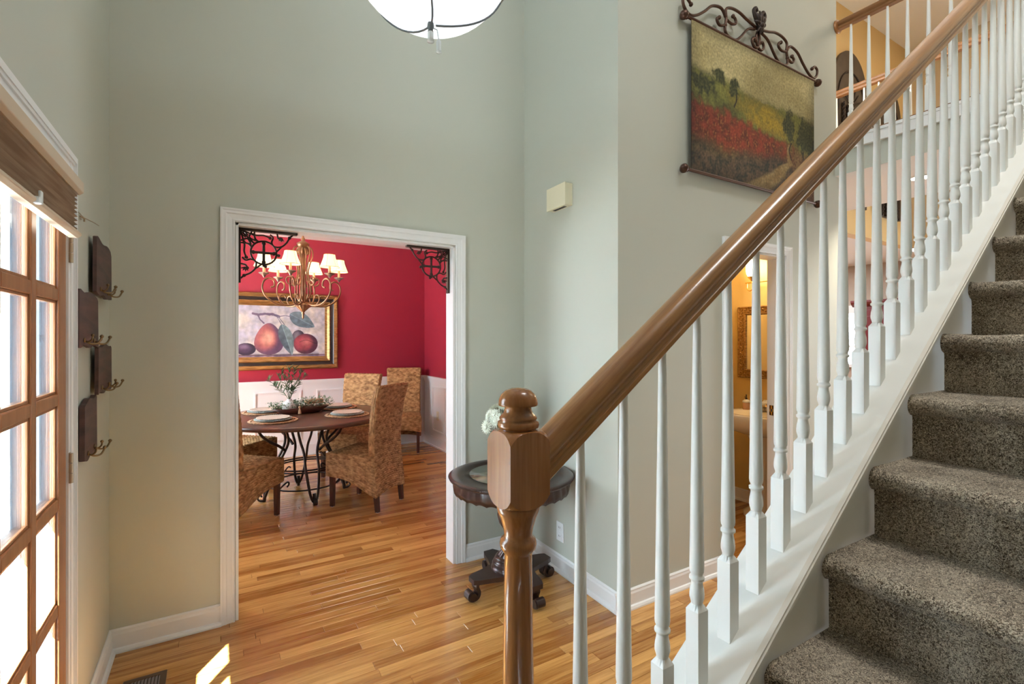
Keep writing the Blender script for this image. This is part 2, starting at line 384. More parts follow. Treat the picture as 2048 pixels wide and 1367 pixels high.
# front wall with cased opening into the dining room
OX0, OX1, OZ = .097, 1.312, 2.02; YFB = 2.965
def twoface(mb, name, mats, test):
    o = mb.build(name, mats); o['kind'] = 'structure'
    for p in o.data.polygons: p.material_index = test(p)
    return o
wf = MB()
for lo, hi in (((-1.25, YF, 0), (OX0, YFB, .92)), ((-1.25, YF, .92), (OX0, YFB, ZT)), ((OX1, YF, 0), (2.62, YFB, .92)), ((OX1, YF, .92), (2.62, YFB, ZT)), ((OX0, YF, OZ), (OX1, YFB, ZT))): wf.box(lo, hi)
twoface(wf, 'wall_front', ['wall', 'red', 'trim'], lambda p: (1 if p.center.z > .92 else 2) if p.normal.y > .5 else 0)
# jog wall (slightly out of square) and the hall wall with the powder room opening
jw = MB(); jw.prism([(XJ0, YH), (XJ1, YF), (XJ1 + .11, YF), (XJ0 + .11, YH)], 'Z', 0, ZT); struct('wall_closet', jw, 'wall')
PX0, PX1, PZ = 2.733, 3.343, 1.992; YHB = 2.02; XE = 4.156; XEU = 4.036
wh = MB()
for lo, hi in (((XJ0 + .11, YH, 0), (PX0, YHB, ZC)), ((PX1, YH, 0), (XE, YHB, ZC)), ((PX0, YH, PZ), (PX1, YHB, ZC)), ((XJ0 + .11, YH, ZC), (XEU, YHB, ZT))): wh.box(lo, hi)
twoface(wh, 'wall_hall', ['wall', 'yellow'], lambda p: 1 if p.normal.y > .5 else 0)
# powder room
pw = MB(); pw.box((4.0, YHB, 0), (XE, 2.845, ZC)); twoface(pw, 'wall_powder_right', ['yellow', 'wall'], lambda p: 1 if p.normal.x > .5 else 0)
struct('wall_powder_left', box((2.25, YHB, 0), (2.35, YF, ZC)), 'yellow')
twoface(box((2.35, 2.80, 0), (4.0, 2.86, ZC)), 'wall_powder_back', ['yellow', 'beige'], lambda p: 1 if p.normal.y > .5 else 0)
struct('ceiling_powder', box((XJ1 + .12, YHB, ZC), (4.03, 2.84, ZC + .1)), 'ceil')
# dining room shell
struct('wall_dining_back', box((-1.25, 6.50, 0), (2.62, 6.62, 2.7)), 'red')
struct('wall_dining_right', box((2.52, YFB, 0), (2.62, 6.50, 2.7)), 'red')
wd = MB()
for lo, hi in (((-1.22, YFB, 0), (-1.12, 4.0, 2.7)), ((-1.22, 5.85, 0), (-1.12, 6.5, 2.7)), ((-1.22, 4.0, 0), (-1.12, 5.85, .75)), ((-1.22, 4.0, 2.0), (-1.12, 5.85, 2.7))): wd.box(lo, hi)
struct('wall_dining_left', wd, 'red')
struct('ceiling_dining', box((-1.12, YFB, ZC), (2.52, 6.5, ZC + .04)), 'ceil')
# stair side, back of foyer, ceiling
struct('wall_stair', box((-.52, -.67, 0), (9.3, -.55, ZT)), 'wall')
struct('ceiling', box((-.52, -.67, ZT), (9.5, 2.97, ZT + .1)), 'ceil')
# upper hall bridge with hall ceiling below it
br = MB(); br.box((4.015, .80, ZC), (5.20, 2.845, ZF2)); br.box((3.90, -.55, ZC), (5.20, .80, ZF2))
bridge = twoface(br, 'floor_upper_hall', ['wall', 'ceil', 'tan'], lambda p: 1 if p.normal.z < -.5 else (2 if p.normal.z > .5 else 0))
# family room and kitchen beyond
g = MB(); g.box((XEU, 2.85, ZC), (8.0, 2.97, ZT)); struct('wall_family_left', g, 'gold')
struct('wall_family_far', box((8.0, -.55, ZC + .0), (8.12, 2.97, ZT)), 'tan')
wfl = MB()
for lo, hi in (((9.24, 1.2, 0), (9.36, 2.85, ZC)), ((9.24, -.55, 0), (9.36, 1.2, .3)), ((9.24, -.55, 2.2), (9.36, 1.2, ZC)), ((9.24, -.55, .3), (9.36, -.4, 2.2))): wfl.box(lo, hi)
struct('wall_family_lower', wfl, 'beige')
w4 = MB()  # out-of-view window added to bring sky light onto the hall ceiling
for lo, hi in (((9.26, -.4, .3), (9.33, -.33, 2.2)), ((9.26, 1.13, .3), (9.33, 1.2, 2.2)), ((9.26, -.4, .3), (9.33, 1.2, .37)), ((9.26, -.4, 2.13), (9.33, 1.2, 2.2))): w4.box(lo, hi)
w4 = struct('added_window', w4, 'trim'); MB().box((9.293, -.35, .35), (9.297, 1.15, 2.15)).build('pane', 'glass', w4)
wk = MB(); KY0, KY1, KZ0, KZ1 = 4.06, 4.72, 1.0, 1.86
for lo, hi in (((9.24, 2.85, 0), (9.36, KY0, ZC)), ((9.24, KY1, 0), (9.36, 6.7, ZC)), ((9.24, KY0, 0), (9.36, KY1, KZ0)), ((9.24, KY0, KZ1), (9.36, KY1, ZC))): wk.box(lo, hi)
struct('wall_kitchen_far', wk, 'beige')
struct('wall_kitchen_left', box((2.63, 6.63, 0), (9.36, 6.73, ZC)), 'beige')
struct('ceiling_kitchen', box((2.64, 2.975, ZC), (9.36, 6.75, ZC + .1)), 'ceil')
struct('ceiling_family', box((8.125, -.55, ZC), (9.36, 2.84, ZC + .1)), 'ceil')

# ------------------------------------------------------------------ baseboards / casings
def baseboard(name, p0, p1, nrm, h=.105, mat_='trim'):
    p0 = Vector((*p0, 0)); p1 = Vector((*p1, 0)); n = Vector((*nrm, 0)).normalized()
    prof = [(0, 0), (.026, 0), (.026, .008), (.021, .019), (.013, .022), (.013, .080), (.010, .090), (.010, .098), (.004, h), (0, h)]
    mb = MB(); mb.loft([[tuple(p + n * (a + .0003) + Vector((0, 0, b))) for a, b in prof] for p in (p0, p1)], False)
    return struct(name, mb, mat_)
baseboard('baseboard_left', (XL, 2.14), (XL, YF), (1, 0))
baseboard('baseboard_left.001', (XL, -.55), (XL, 1.06), (1, 0))
baseboard('baseboard_front', (XL, YF), (OX0 - .063, YF), (0, -1))
baseboard('baseboard_front.001', (OX1 + .069, YF), (XJ1, YF), (0, -1))
jn = Vector((-(YF - YH), (XJ1 - XJ0))).normalized()
baseboard('baseboard_closet', (XJ0, YH - .026), (XJ1, YF), (jn.x, jn.y))
baseboard('baseboard_hall', (XJ0 - .026, YH), (PX0 - .065, YH), (0, -1))
baseboard('baseboard_hall.001', (PX1 + .065, YH), (XE, YH), (0, -1))
baseboard('baseboard_powder', (4.0, YHB), (4.0, 2.8), (-1, 0))
def casing(name, ax, a0, a1, ztop, wall, nrm, wid=.064, th=.020, mat_='trim', pb=None):
    """flat casing with moulded steps around an opening; ax 'X' opening runs along X on plane y=wall"""
    mb = MB()
    prof = [(0, 0), (0, .011), (.006, .014), (.012, .012), (.034, .014), (.040, .018), (.050, .018), (.056, th), (wid, th), (wid, 0)]
    def P(a, z, d):
        return (a, wall + nrm * (d + .0003), z) if ax == 'X' else (wall + nrm * (d + .0003), a, z)
    path = [(a0, 0, -1, 0), (a0, ztop, -1, 1), (a1, ztop, 1, 1), (a1, 0, 1, 0)]
    rings = [[P(a + sx * (u + .004), z + (sz * (u + .004)), d) for u, d in prof] for a, z, sx, sz in path]
    mb.loft(rings, False); return struct(name, mb, mat_)
casing('trim_1', 'X', OX0, OX1, OZ, YF, -1)
casing('trim_2', 'X', OX0, OX1, OZ, YFB, 1)
def jamb(name, lo_hi): return struct(name, lo_hi, 'trim')
jb = MB()
jb.box((OX0 - .001, YF - .002, 0), (OX0 + .012, YFB + .002, OZ)); jb.box((OX1 - .012, YF - .002, 0), (OX1 + .001, YFB + .002, OZ)); jb.box((OX0, YF - .002, OZ - .012), (OX1, YFB + .002, OZ + .001))
struct('trim_3', jb, 'trim')
casing('trim_4', 'X', PX0, PX1, PZ, YH, -1, .062)
jb = MB(); jb.box((PX0 - .001, YH - .002, 0), (PX0 + .010, YHB + .002, PZ)); jb.box((PX1 - .010, YH - .002, 0), (PX1 + .001, YHB + .002, PZ)); jb.box((PX0, YH - .002, PZ - .010), (PX1, YHB + .002, PZ + .001))
struct('trim_5', jb, 'trim')
sp = thing('strike_plate', 'small brass strike plate on the powder room door jamb', 'strike plate', (PX1 - .0105, 1.99, .93))
pl = MB(); pl.box((-.0015, -.014, -.035), (0, -.006, .035)); pl.box((-.0015, .006, -.035), (0, .014, .035)); pl.box((-.0015, -.014, .010), (0, .014, .035)); pl.box((-.0015, -.014, -.035), (0, .014, -.010))
pl.build('plate', 'brass', sp); MB().box((-.0008, -.006, -.010), (0, .006, .010)).build('latch_hole', 'slot', sp)
for z in (-.026, .026): MB().sphere((-.002, 0, z), .004, 8, 4, (.4, 1, 1)).build('screw', 'brass', sp)
# entry door casing (narrow fluted moulding) + jamb
mb = MB()
for a, b, t in ((.000, .074, .013), (.006, .012, .017), (.050, .056, .018), (.060, .075, .021)):
    mb.box((XL + .0003, DY1 + a - .004, 0), (XL + t, DY1 + b - .008, DZ + .0185)); mb.box((XL + .0003, DY0 - b + .008, 0), (XL + t, DY0 - a + .004, DZ + .0185))
    mb.box((XL + .0003, DY0 - b + .008, DZ - .060 + a), (XL + t + .0002, DY1 + b - .008, DZ - .060 + b + .004))
mb.box((XL + .0003, DY0 - .06, 1.918), (XL + .0125, DY1 + .06, 1.96)); mb.box((XL + .0003, DY0 - .05, 1.924), (XL + .0165, DY1 + .05, 1.936))
struct('trim_6', mb, 'trim')
jb = MB(); jb.box((-.49, DY1 - .012, 0), (XL + .0128, DY1 - .001, DZ)); jb.box((-.49, DY0 + .001, 0), (XL + .0128, DY0 + .012, DZ)); jb.box((-.49, DY0, DZ - .055), (XL + .0126, DY1, DZ - .043))
struct('trim_7', jb, 'trim')
# upper window
uw = MB()
for lo, hi in (((-.48, .6, 4.0), (-.42, .66, 4.5)), ((-.48, 2.04, 4.0), (-.42, 2.1, 4.5)), ((-.48, .6, 4.0), (-.42, 2.1, 4.06)), ((-.48, .6, 4.44), (-.42, 2.1, 4.5)), ((-.47, 1.33, 4.06), (-.43, 1.37, 4.44))): uw.box(lo, hi)
w1 = struct('window_1', uw, 'trim'); MB().box((-.452, .65, 4.05), (-.448, 2.05, 4.45)).build('pane', 'glass', w1)
# dining window
uw = MB()
for lo, hi in (((-1.21, 4.0, .75), (-1.14, 4.07, 2.0)), ((-1.21, 5.78, .75), (-1.14, 5.85, 2.0)), ((-1.21, 4.0, .75), (-1.14, 5.85, .82)), ((-1.21, 4.0, 1.93), (-1.14, 5.85, 2.0)), ((-1.20, 4.89, .82), (-1.15, 4.95, 1.93))): uw.box(lo, hi)
w2 = struct('window_2', uw, 'trim'); MB().box((-1.178, 4.05, .80), (-1.174, 5.8, 1.95)).build('pane', 'glass', w2)
# kitchen window with blinds slats
uw = MB(); X = 9.24
for lo, hi in (((X - .03, KY0 - .10, KZ0 - .04), (X, KY0, KZ1 + .13)), ((X - .03, KY1, KZ0 - .04), (X, KY1 + .1, KZ1 + .13)), ((X - .05, KY0 - .12, KZ1), (X, KY1 + .12, KZ1 + .13)), ((X - .06, KY0 - .12, KZ0 - .05), (X, KY1 + .12, KZ0))): uw.box(lo, hi)
w3 = struct('window_3', uw, 'trim'); MB().box((9.30, KY0, KZ0), (9.305, KY1, KZ1)).build('pane', 'glass', w3)
MB().box((9.26, KY0, 1.28), (9.30, KY1, 1.32)).build('sash_bar', 'trim', w3)
for k in range(14): MB().box((9.255, KY0 + .005, 1.35 + k * .036), (9.275, KY1 - .005, 1.352 + k * .036)).build('blind_slat', 'trim', w3)

# ------------------------------------------------------------------ wainscot of the dining room
def wainscot(name, ax, a0, a1, wall, nrm):
    mb = MB()
    def bx(u0, u1, z0, z1, d0, d1, mb_=None):
        lo, hi = sorted((wall + nrm * d0, wall + nrm * d1))
        (mb_ or mb).box((u0, lo, z0) if ax == 'X' else (lo, u0, z0), (u1, hi, z1) if ax == 'X' else (hi, u1, z1))
    bx(a0, a1, 0, .915, 0, .008); bx(a0, a1, .02, .13, .008, .02); bx(a0, a1, 0, .02, .008, .03)
    bx(a0, a1, .895, .925, 0, .035); bx(a0, a1, .875, .895, .008, .024); bx(a0, a1, .850, .875, .008, .016)
    o = struct(name, mb, 'trim')
    return o, bx
wo, bxf = wainscot('trim_8', 'X', -1.12, 2.52, 6.50, -1)
def panel_mould(parent, bxf, u0, u1, z0=.20, z1=.80):
    m = MB(); t = .026
    for (a, b, c, d) in ((u0, u1, z1 - t, z1), (u0, u1, z0, z0 + t), (u0, u0 + t, z0 + t, z1 - t), (u1 - t, u1, z0 + t, z1 - t)):
        bxf(a, b, c, d, .0081, .018, m); ins = .007
        bxf(a + ins, b - ins, c + ins, d - ins, .0081, .024, m)
    m.build('panel_moulding', 'trim', parent)
for u0, u1 in ((-.97, -.45), (-.28, .24), (.404, .925), (1.094, 1.615), (1.785, 2.35)): panel_mould(wo, bxf, u0, u1)
wo2, bxf2 = wainscot('trim_9', 'Y', YFB + .02, 6.47, 2.52, -1)
for u0, u1 in ((3.1, 3.7), (3.87, 4.47), (4.64, 5.24), (5.41, 5.62), (5.72, 6.18)): panel_mould(wo2, bxf2, u0, u1)

# ------------------------------------------------------------------ exterior seen through the door
ex = MB(); ex.box((-9, -6, -.25), (-.60, 2.95, -.10)); ex.box((-9, 2.95, -.25), (-1.26, 9, -.10)); ex.box((-.60, -.55, -.10), (-.487, 2.9, -.021)); porch = struct('floor_porch', ex, 'concrete')
pr = MB(); pr.box((-1.18, -3, 2.30), (-.49, 2.85, 2.42)); struct('ceiling_porch', pr, 'siding')
struct('sun_block_eave', box((-1.6, -3, ZT + .11), (-.49, 2.85, ZT + .25)), 'siding')  # unseen eave added to keep sun out of the upper window

# ================================================================== ENTRY DOOR
door = thing('door_1', None, None, (0, 0, 0)); door['kind'] = 'structure'; del_keys = None
dy0, dy1, dx0, dx1, dz0, dz1 = 1.145, 2.058, -.442, -.398, .008, 1.955
cols = [(1.257, 1.465), (1.510, 1.720), (1.765, 1.975)]; rows = [(.313 + .317 * k, .593 + .317 * k) for k in range(5)]
for (xa, xb, mt, nm) in ((-.420, dx1, 'doorwood', 'door_leaf'), (dx0, -.4202, 'outer_shade', 'outer_face')):
    stile = MB()
    stile.box((xa, cols[2][1], dz0), (xb, dy1, dz1)); stile.box((xa, dy0, dz0), (xb, cols[0][0], dz1))
    stile.box((xa, cols[0][0], dz0), (xb, cols[2][1], rows[0][0])); stile.box((xa, cols[0][0], rows[4][1]), (xb, cols[2][1], dz1))
    if nm == 'outer_face':
        for k in range(2): stile.box((xa + .002, cols[k][1], rows[0][0]), (xb, cols[k + 1][0], rows[4][1]))
        for k in range(4):
            for c0, c1 in cols: stile.box((xa + .002, c0, rows[k][1]), (xb, c1, rows[k + 1][0]))
    stile.build(nm, mt, door, .003 if nm == 'door_leaf' else 0)
for k in range(2):
    MB().box((-.420, cols[k][1], rows[0][0]), (dx1 - .002, cols[k + 1][0], rows[4][1])).build('muntin', 'doorwood', door, .004)
for k in range(4):
    for c0, c1 in cols:
        MB().box((-.420, c0, rows[k][1]), (dx1 - .002, c1, rows[k + 1][0])).build('muntin', 'doorwood', door, .004)
for r0, r1 in rows:
    for c0, c1 in cols:
        b = MB(); t = .008
        for lo, hi in (((-.413, c0, r0), (-.405, c0 + t, r1)), ((-.413, c1 - t, r0), (-.405, c1, r1)), ((-.413, c0, r0), (-.405, c1, r0 + t)), ((-.413, c0, r1 - t), (-.405, c1, r1))): b.box(lo, hi)
        bd = b.build('glazing_bead', 'doorwood', door, .002)
        MB().box((-.4185, c0 - .001, r0 - .001), (-.4145, c1 + .001, r1 + .001)).build('pane', 'glass', door)
for z in (.25, 1.02, 1.72):
    h = MB(); 
    for k in range(3): h.lathe([(.006, 0), (.006, .030)], (XL + .018, DY1 - .010, z - .048 + k * .032), 10)
    h.box((XL + .0131, DY1 - .012, z - .048), (XL + .015, DY1 + .014, z + .048))
    h.build('hinge', 'hinge', door)
# storm door outside
st = thing('storm_door', 'white framed storm door standing outside the oak entry door', 'door', (-.505, 1.6, 0))
for y0, y1, z0, z1 in ((-.455, -.41, 0, 1.95), (.405, .448, 0, 1.95), (-.41, .405, 0, .12), (-.41, .405, 1.89, 1.95)):
    MB().box((-.02, y0, z0 - .0), (.01, y1, z1)).build('frame_rail', 'siding', st, .003)
MB().box((-.007, -.41, .12), (-.003, .405, 1.89)).build('pane', 'glass', st)
# porch posts
pc = thing('porch_post', 'square white porch post beyond the glass door', 'post', (-1.08, 2.62, -.10))
MB().box((-.06, -.06, 0), (.06, .06, 2.39)).build('shaft', 'siding', pc, .004); MB().box((-.08, -.08, 0), (.08, .08, .16)).build('base', 'siding', pc, .004)
MB().box((-.08, -.08, 2.28), (.08, .08, 2.392)).build('capital', 'siding', pc, .004)

# pleated shade on the door
sh = thing('pleated_shade', 'tan pleated window shade pulled up at the top of the oak door', 'window shade', (-.372, 1.545, 1.917))
YA, YB = -.42, .425
MB().prism([(-.012, 0), (.024, 0), (.030, -.008), (.030, -.038), (.020, -.046), (-.012, -.046)], 'Y', YA - .005, YB + .012).build('head_rail', 'shade_rail', sh, .002)
npl = 9; prof = []
for k in range(npl * 2 + 1): prof.append((.012 if k % 2 else -.004, -.046 - k * .112 / (npl * 2)))
poly = [(a + .006, b) for a, b in prof] + [(a, b) for a, b in prof[::-1]]
MB().prism(poly, 'Y', YA, YB).build('pleated_fabric', 'shade_fabric', sh)
mb = MB(); mb.prism([(-.010, -.157), (.018, -.157), (.026, -.164), (.026, -.171), (.016, -.179), (-.004, -.179), (-.010, -.171)], 'Y', YA - .004, YB + .008); mb.build('bottom_rail', 'shade_rail', sh, .002)
hk = MB(); hk.box((.014, -.02, -.176), (.032, .0, -.160)); hk.box((.028, -.018, -.176), (.034, -.002, -.146)); hk.build('pull_tab', 'acrylic', sh, .002)
cl = thing('cord_cleat', 'small white cord cleat with thin wire beside the pleated shade', 'cleat', (XL, 2.285, 1.862))
MB().sphere((.004, 0, 0), .010, 10, 6, (.5, 1, 1)).build('cleat_base', 'plate', cl)
MB().tube([(.004, -.20, .008), (.008, -.1, .004), (.012, 0, -.002), (.030, .05, -.006), (.034, .12, -.004)], .0016, 6).build('wire', 'hinge', cl)
MB().tube([(.004, -.02, .0), (.014, -.01, -.006), (.012, 0, -.014)], .003, 6).build('hook', 'hinge', cl)

# ------------------------------------------------------------------ driftwood plaques with hooks
def plaque(y0, y1, z0, z1, th, tilt, label, seed):
    rg = random.Random(seed); t = thing('wall_hook_plaque', label, 'wall hook', (XL + .014 - (.010 if seed == 4 else 0), (y0 + y1) / 2, (z0 + z1) / 2), 0, 'driftwood hook plaques by the entry door')
    w, h = (y1 - y0) / 2, (z1 - z0) / 2; n = 12; top = []; bot = []
    for i in range(n + 1):
        y = -w + 2 * w * i / n; top.append((y, h + .006 * sin(i * .8 + seed) + tilt * y)); bot.append((y, -h + .005 * sin(i * 1.1 + seed * 2) + tilt * .6 * y))
    top[0] = (top[0][0] + .004, top[0][1] - .006); top[-1] = (top[-1][0] - .008, top[-1][1] - .012)
    MB().prism(bot + top[::-1], 'X', 0, th).build('board', 'plaque', t, .003)
    MB().box((-.0138 + (.010 if seed == 4 else 0), -.03, -.03), (-.0002, .03, .03)).build('mounting_block', 'slot', t)
    for s in (-.55, .45):
        b = MB(); yb = s * w; zb = -h + .022 + tilt * .6 * yb
        b.sphere((th + .002, yb, zb), .009, 10, 6, (.5, 1, 1))
        b.tube(smooth_path([(th, yb, zb), (th + .016, yb + .008, zb - .012), (th + .034, yb + .018, zb - .010), (th + .044, yb + .024, zb + .010)]), .0033, 8)
        b.tube(smooth_path([(th, yb, zb), (th + .012, yb - .004, zb - .006), (th + .022, yb - .004, zb + .002), (th + .024, yb - .004, zb + .014)]), .003, 8)
        b.sphere((th + .044, yb + .024, zb + .013), .0062, 10, 6); b.sphere((th + .024, yb - .004, zb + .017), .0056, 10, 6)
        b.build('double_hook', 'dark_brass', t)
    return t
plaque(2.412, 2.735, 1.600, 1.812, .012, -.05, 'topmost dark driftwood plaque with brass hooks, close to the corner', 1)
plaque(2.138, 2.462, 1.402, 1.594, .010, -.02, 'second driftwood hook plaque from the top, nearest the door casing', 2)
plaque(2.447, 2.738, 1.215, 1.402, .012, .01, 'third driftwood hook plaque from the top, squarish with rounded corner', 3)
plaque(2.245, 2.462, 1.000, 1.208, .016, .07, 'lowest driftwood hook plaque with a lit reddish end face', 4)

# floor register
vt = thing('floor_register', 'brown metal floor register in the oak planks by the entry corner', 'floor vent', (-.245, 2.435, .0005))
fr = MB()
for lo, hi in (((-.075, -.15, 0), (.075, -.125, .004)), ((-.075, .125, 0), (.075, .15, .004)), ((-.075, -.125, 0), (-.052, .125, .004)), ((.052, -.125, 0), (.075, .125, .004))): fr.box(lo, hi)
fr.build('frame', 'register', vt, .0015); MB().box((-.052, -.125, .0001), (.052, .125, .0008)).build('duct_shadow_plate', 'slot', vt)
for k in range(9): MB().prism([(-.048 + k * .012, .001), (-.041 + k * .012, .0036), (-.040 + k * .012, .0030), (-.047 + k * .012, .001)], 'Y', -.125, .125).build('louver', 'louver', vt)

# doorbell chime and outlets
ch = thing('doorbell_chime', 'cream square doorbell chime box high on the narrow closet wall', 'doorbell chime', (1.8225, 2.395, 2.285), -.033)
MB().box((-.052, -.096, -.066), (0, .096, .066)).build('cover', 'almond', ch, .004); MB().box((-.058, -.098, -.068), (-.050, .098, .068)).build('front_plate', 'almond', ch, .002)
MB().box((-.038, -.06, -.0675), (-.018, .06, -.0655)).build('sound_slot', 'slot', ch)
def outlet(label, loc, rz, mm='plate'):
    t = thing('wall_outlet', label, 'outlet', loc, rz)
    MB().box((-.006, -.036, -.058), (0, .036, .058)).build('cover_plate', mm, t, .002)
    for z in (-.026, .026):
        r = MB(); r.box((-.0085, -.017, z - .014), (-.006, .017, z + .014)); ro = r.build('receptacle', mm, t, .003)
        for y in (-.006, .006): MB().box((-.0092, y - .0012, z - .004), (-.0084, y + .0012, z + .006)).build('slot', 'slot', ro)
    MB().sphere((-.006, 0, 0), .003, 8, 4, (.4, 1, 1)).build('screw', mm, t)
    return t
outlet('white duplex outlet low on the closet wall beside the side table', (1.8235, 2.425, .245), -.033)
outlet('almond outlet on the white dining wainscot at right', (2.5115, 6.0, .42), 0, 'almond')

# ================================================================== STAIRS
RISE, RUN, YS = .18, .2365, .622
def nosex(n): return 1.256 + (n - 5) * RUN
YW = -.549
# carpeted steps
def step_mesh(res):
    prof = []
    t = RUN + .03
    for k in range(40): prof.append((t - (t - .022) * k / 40, 0))
    for k in range(13): a = pi / 2 + pi * k / 12 * .93; prof.append((.024 + .024 * cos(a), -.024 + .024 * sin(a)))
    prof.append((.030, -.050)); prof.append((.032, -.062))
    for k in range(1, 16): prof.append((.033, -.062 - (RISE + .002 - .062) * k / 15))
    # resample
    P = [Vector(p) for p in prof]; L = [0]
    for a, b in zip(P, P[1:]): L.append(L[-1] + (b - a).length)
    n = int(L[-1] / res); Q = []
    for i in range(n + 1):
        s = L[-1] * i / n; k = max(j for j in range(len(L)) if L[j] <= s + 1e-9); k = min(k, len(L) - 2)
        f = (s - L[k]) / max(L[k + 1] - L[k], 1e-9); q = P[k].lerp(P[k + 1], f); d = (P[k + 1] - P[k]).normalized(); Q.append((q, Vector((d.y, -d.x))))
    ny = int((YS - YW) / res); vs = []; fs = []
    for i, (q, nn) in enumerate(Q):
        for j in range(ny + 1):
            y = YW + (YS - YW) * j / ny
            e = min(1, (YS - y) / .02 + .25)
            d = (noise.noise(Vector((q.x * 110, y * 110, q.y * 110))) * .0030 + noise.noise(Vector((q.x * 14, y * 14, q.y * 14))) * .0028) * e
            edge = max(0, 1 - (YS - y) / .012); off = -.006 * edge * edge
            vs.append((q.x - nn.x * (d + off), y, q.y - nn.y * (d + off)))
    W = ny + 1
    for i in range(len(Q) - 1):
        for j in range(ny): fs.append((i * W + j, i * W + j + 1, (i + 1) * W + j + 1, (i + 1) * W + j))
    me = bpy.data.meshes.new('carpeted_step'); me.from_pydata(vs, [], fs); me.polygons.foreach_set('use_smooth', [True] * len(fs)); me.materials.append(M['carpet']); return me
stair = thing('staircase', 'carpeted staircase rising to the right with white closed stringer', 'staircase', (.3, .03, 0))
def up(o, par): # parent without moving
    o.parent = par; o.matrix_parent_inverse = Matrix.Translation(-Vector(par.location)) if par.rotation_euler.z == 0 else par.matrix_basis.inverted()
    return o
sm_hi = step_mesh(.0055)
for n in range(1, 17):
    o = bpy.data.objects.new('carpeted_step', sm_hi); COL.objects.link(o); o.location = (nosex(n), 0, n * RISE); up(o, stair)
SL = .747
def capz(x): return .018 + SL * x
CY0, CY1 = YS, .772
X0c, X1c = .44, 3.92
# stringer: solid wall below the cap
sk = MB(); sk.prism([(X0c + .03, 0), (X1c, 0), (X1c, capz(X1c) - .022), (X0c + .03, capz(X0c + .03) - .022)], 'Y', CY0 + .006, CY1 - .012)
up(sk.build('stringer', 'skirt'), stair)['label'] = 'cream painted stringer wall'
def sloped(mb, y0, y1, za, zb, x0=X0c + .03, x1=X1c):
    mb.prism([(x0, capz(x0) + za), (x1, capz(x1) + za), (x1, capz(x1) + zb), (x0, capz(x0) + zb)], 'Y', y0, y1)
mb = MB(); sloped(mb, CY0 + .004, CY1, -.022, 0); up(mb.build('stringer_cap', 'stair_white', None, .002), stair)
mb = MB(); sloped(mb, CY0 - .008, CY0 + .0035, -.018, .003); sloped(mb, CY0 - .012, CY0 - .0082, -.012, -.003); up(mb.build('cap_bead', 'skirt', None, .002), stair)
# railing
rail = thing('stair_railing', 'stair balustrade with oak handrail, turned newel and white balusters', 'railing', (.436, .697, 0))
YB_ = .697
def ring16(r, z, sq, c=(0, 0)):
    out = []
    for j in range(16):
        a = 2 * pi * j / 16 + pi / 4
        if sq:
            k = 1 / max(abs(cos(a)), abs(sin(a))); out.append((c[0] + r * k * cos(a), c[1] + r * k * sin(a), z))
        else: out.append((c[0] + r * cos(a), c[1] + r * sin(a), z))
    return out
def baluster_mesh(h_rail, blk=.166, w=.016, drop=.03, rmax=.0155, rtop=.0072):
    mb = MB()
    mb.loft([ring16(w, -drop, 1), ring16(w, blk, 1)], False, True)
    mb.loft([ring16(w, blk, 1), ring16(.0118, blk + .013, 0)], False, False)
    pr = [(.0118, .013), (.0130, .018), (rmax * .99, .026), (rmax, .034), (.0145, .044), (.0124, .054), (.0118, .060), (.0126, .063), (.0158, .065), (.0162, .068), (.0158, .071), (.0128, .073), (.0128, .078), (.0146, .081), (rmax, .088)]
    pr = [(r, blk + z) for r, z in pr] + [(rmax + (rtop - rmax) * t, blk + .088 + (h_rail + .02 - blk - .088) * t) for t in (.25, .5, .75, 1)]
    mb.lathe(pr, n=16); return mb
bm_ = baluster_mesh(.81).mesh('baluster'); bm_.materials.append(M['stair_white'])
xs = [.569 + .107 * k for k in range(6)]
while xs[-1] < 3.72: xs.append(xs[-1] + .1022)
for x in xs:
    o = bpy.data.objects.new('baluster', bm_); COL.objects.link(o); o.location = (x, YB_, capz(x)); up(o, rail)
def rail_prof(s=1.0):
    half = [(0, 0), (.0205, 0), (.0245, .0035), (.0245, .0125), (.0195, .0165), (.0185, .0225), (.0245, .0285), (.0290, .035), (.0300, .042), (.0285, .0495), (.0235, .0565), (.0150, .0610), (.0070, .0628), (0, .063)]
    return half + [(-a, b) for a, b in half[-2:0:-1]]
def railz(x): return .83 + .742 * x
K = 1 / cos(math.atan(.742))
mb = MB(); mb.loft([[(x, YB_ + a, railz(x) + b * K) for a, b in rail_prof()] for x in (.468, 1.2, 2.0, 2.8, 3.93)], True)
o = up(mb.build('handrail', 'oakrail'), rail); o['label'] = 'glossy honey oak handrail'
o.data.set_sharp_from_angle(angle=R(32)) if hasattr(o.data, 'set_sharp_from_angle') else None
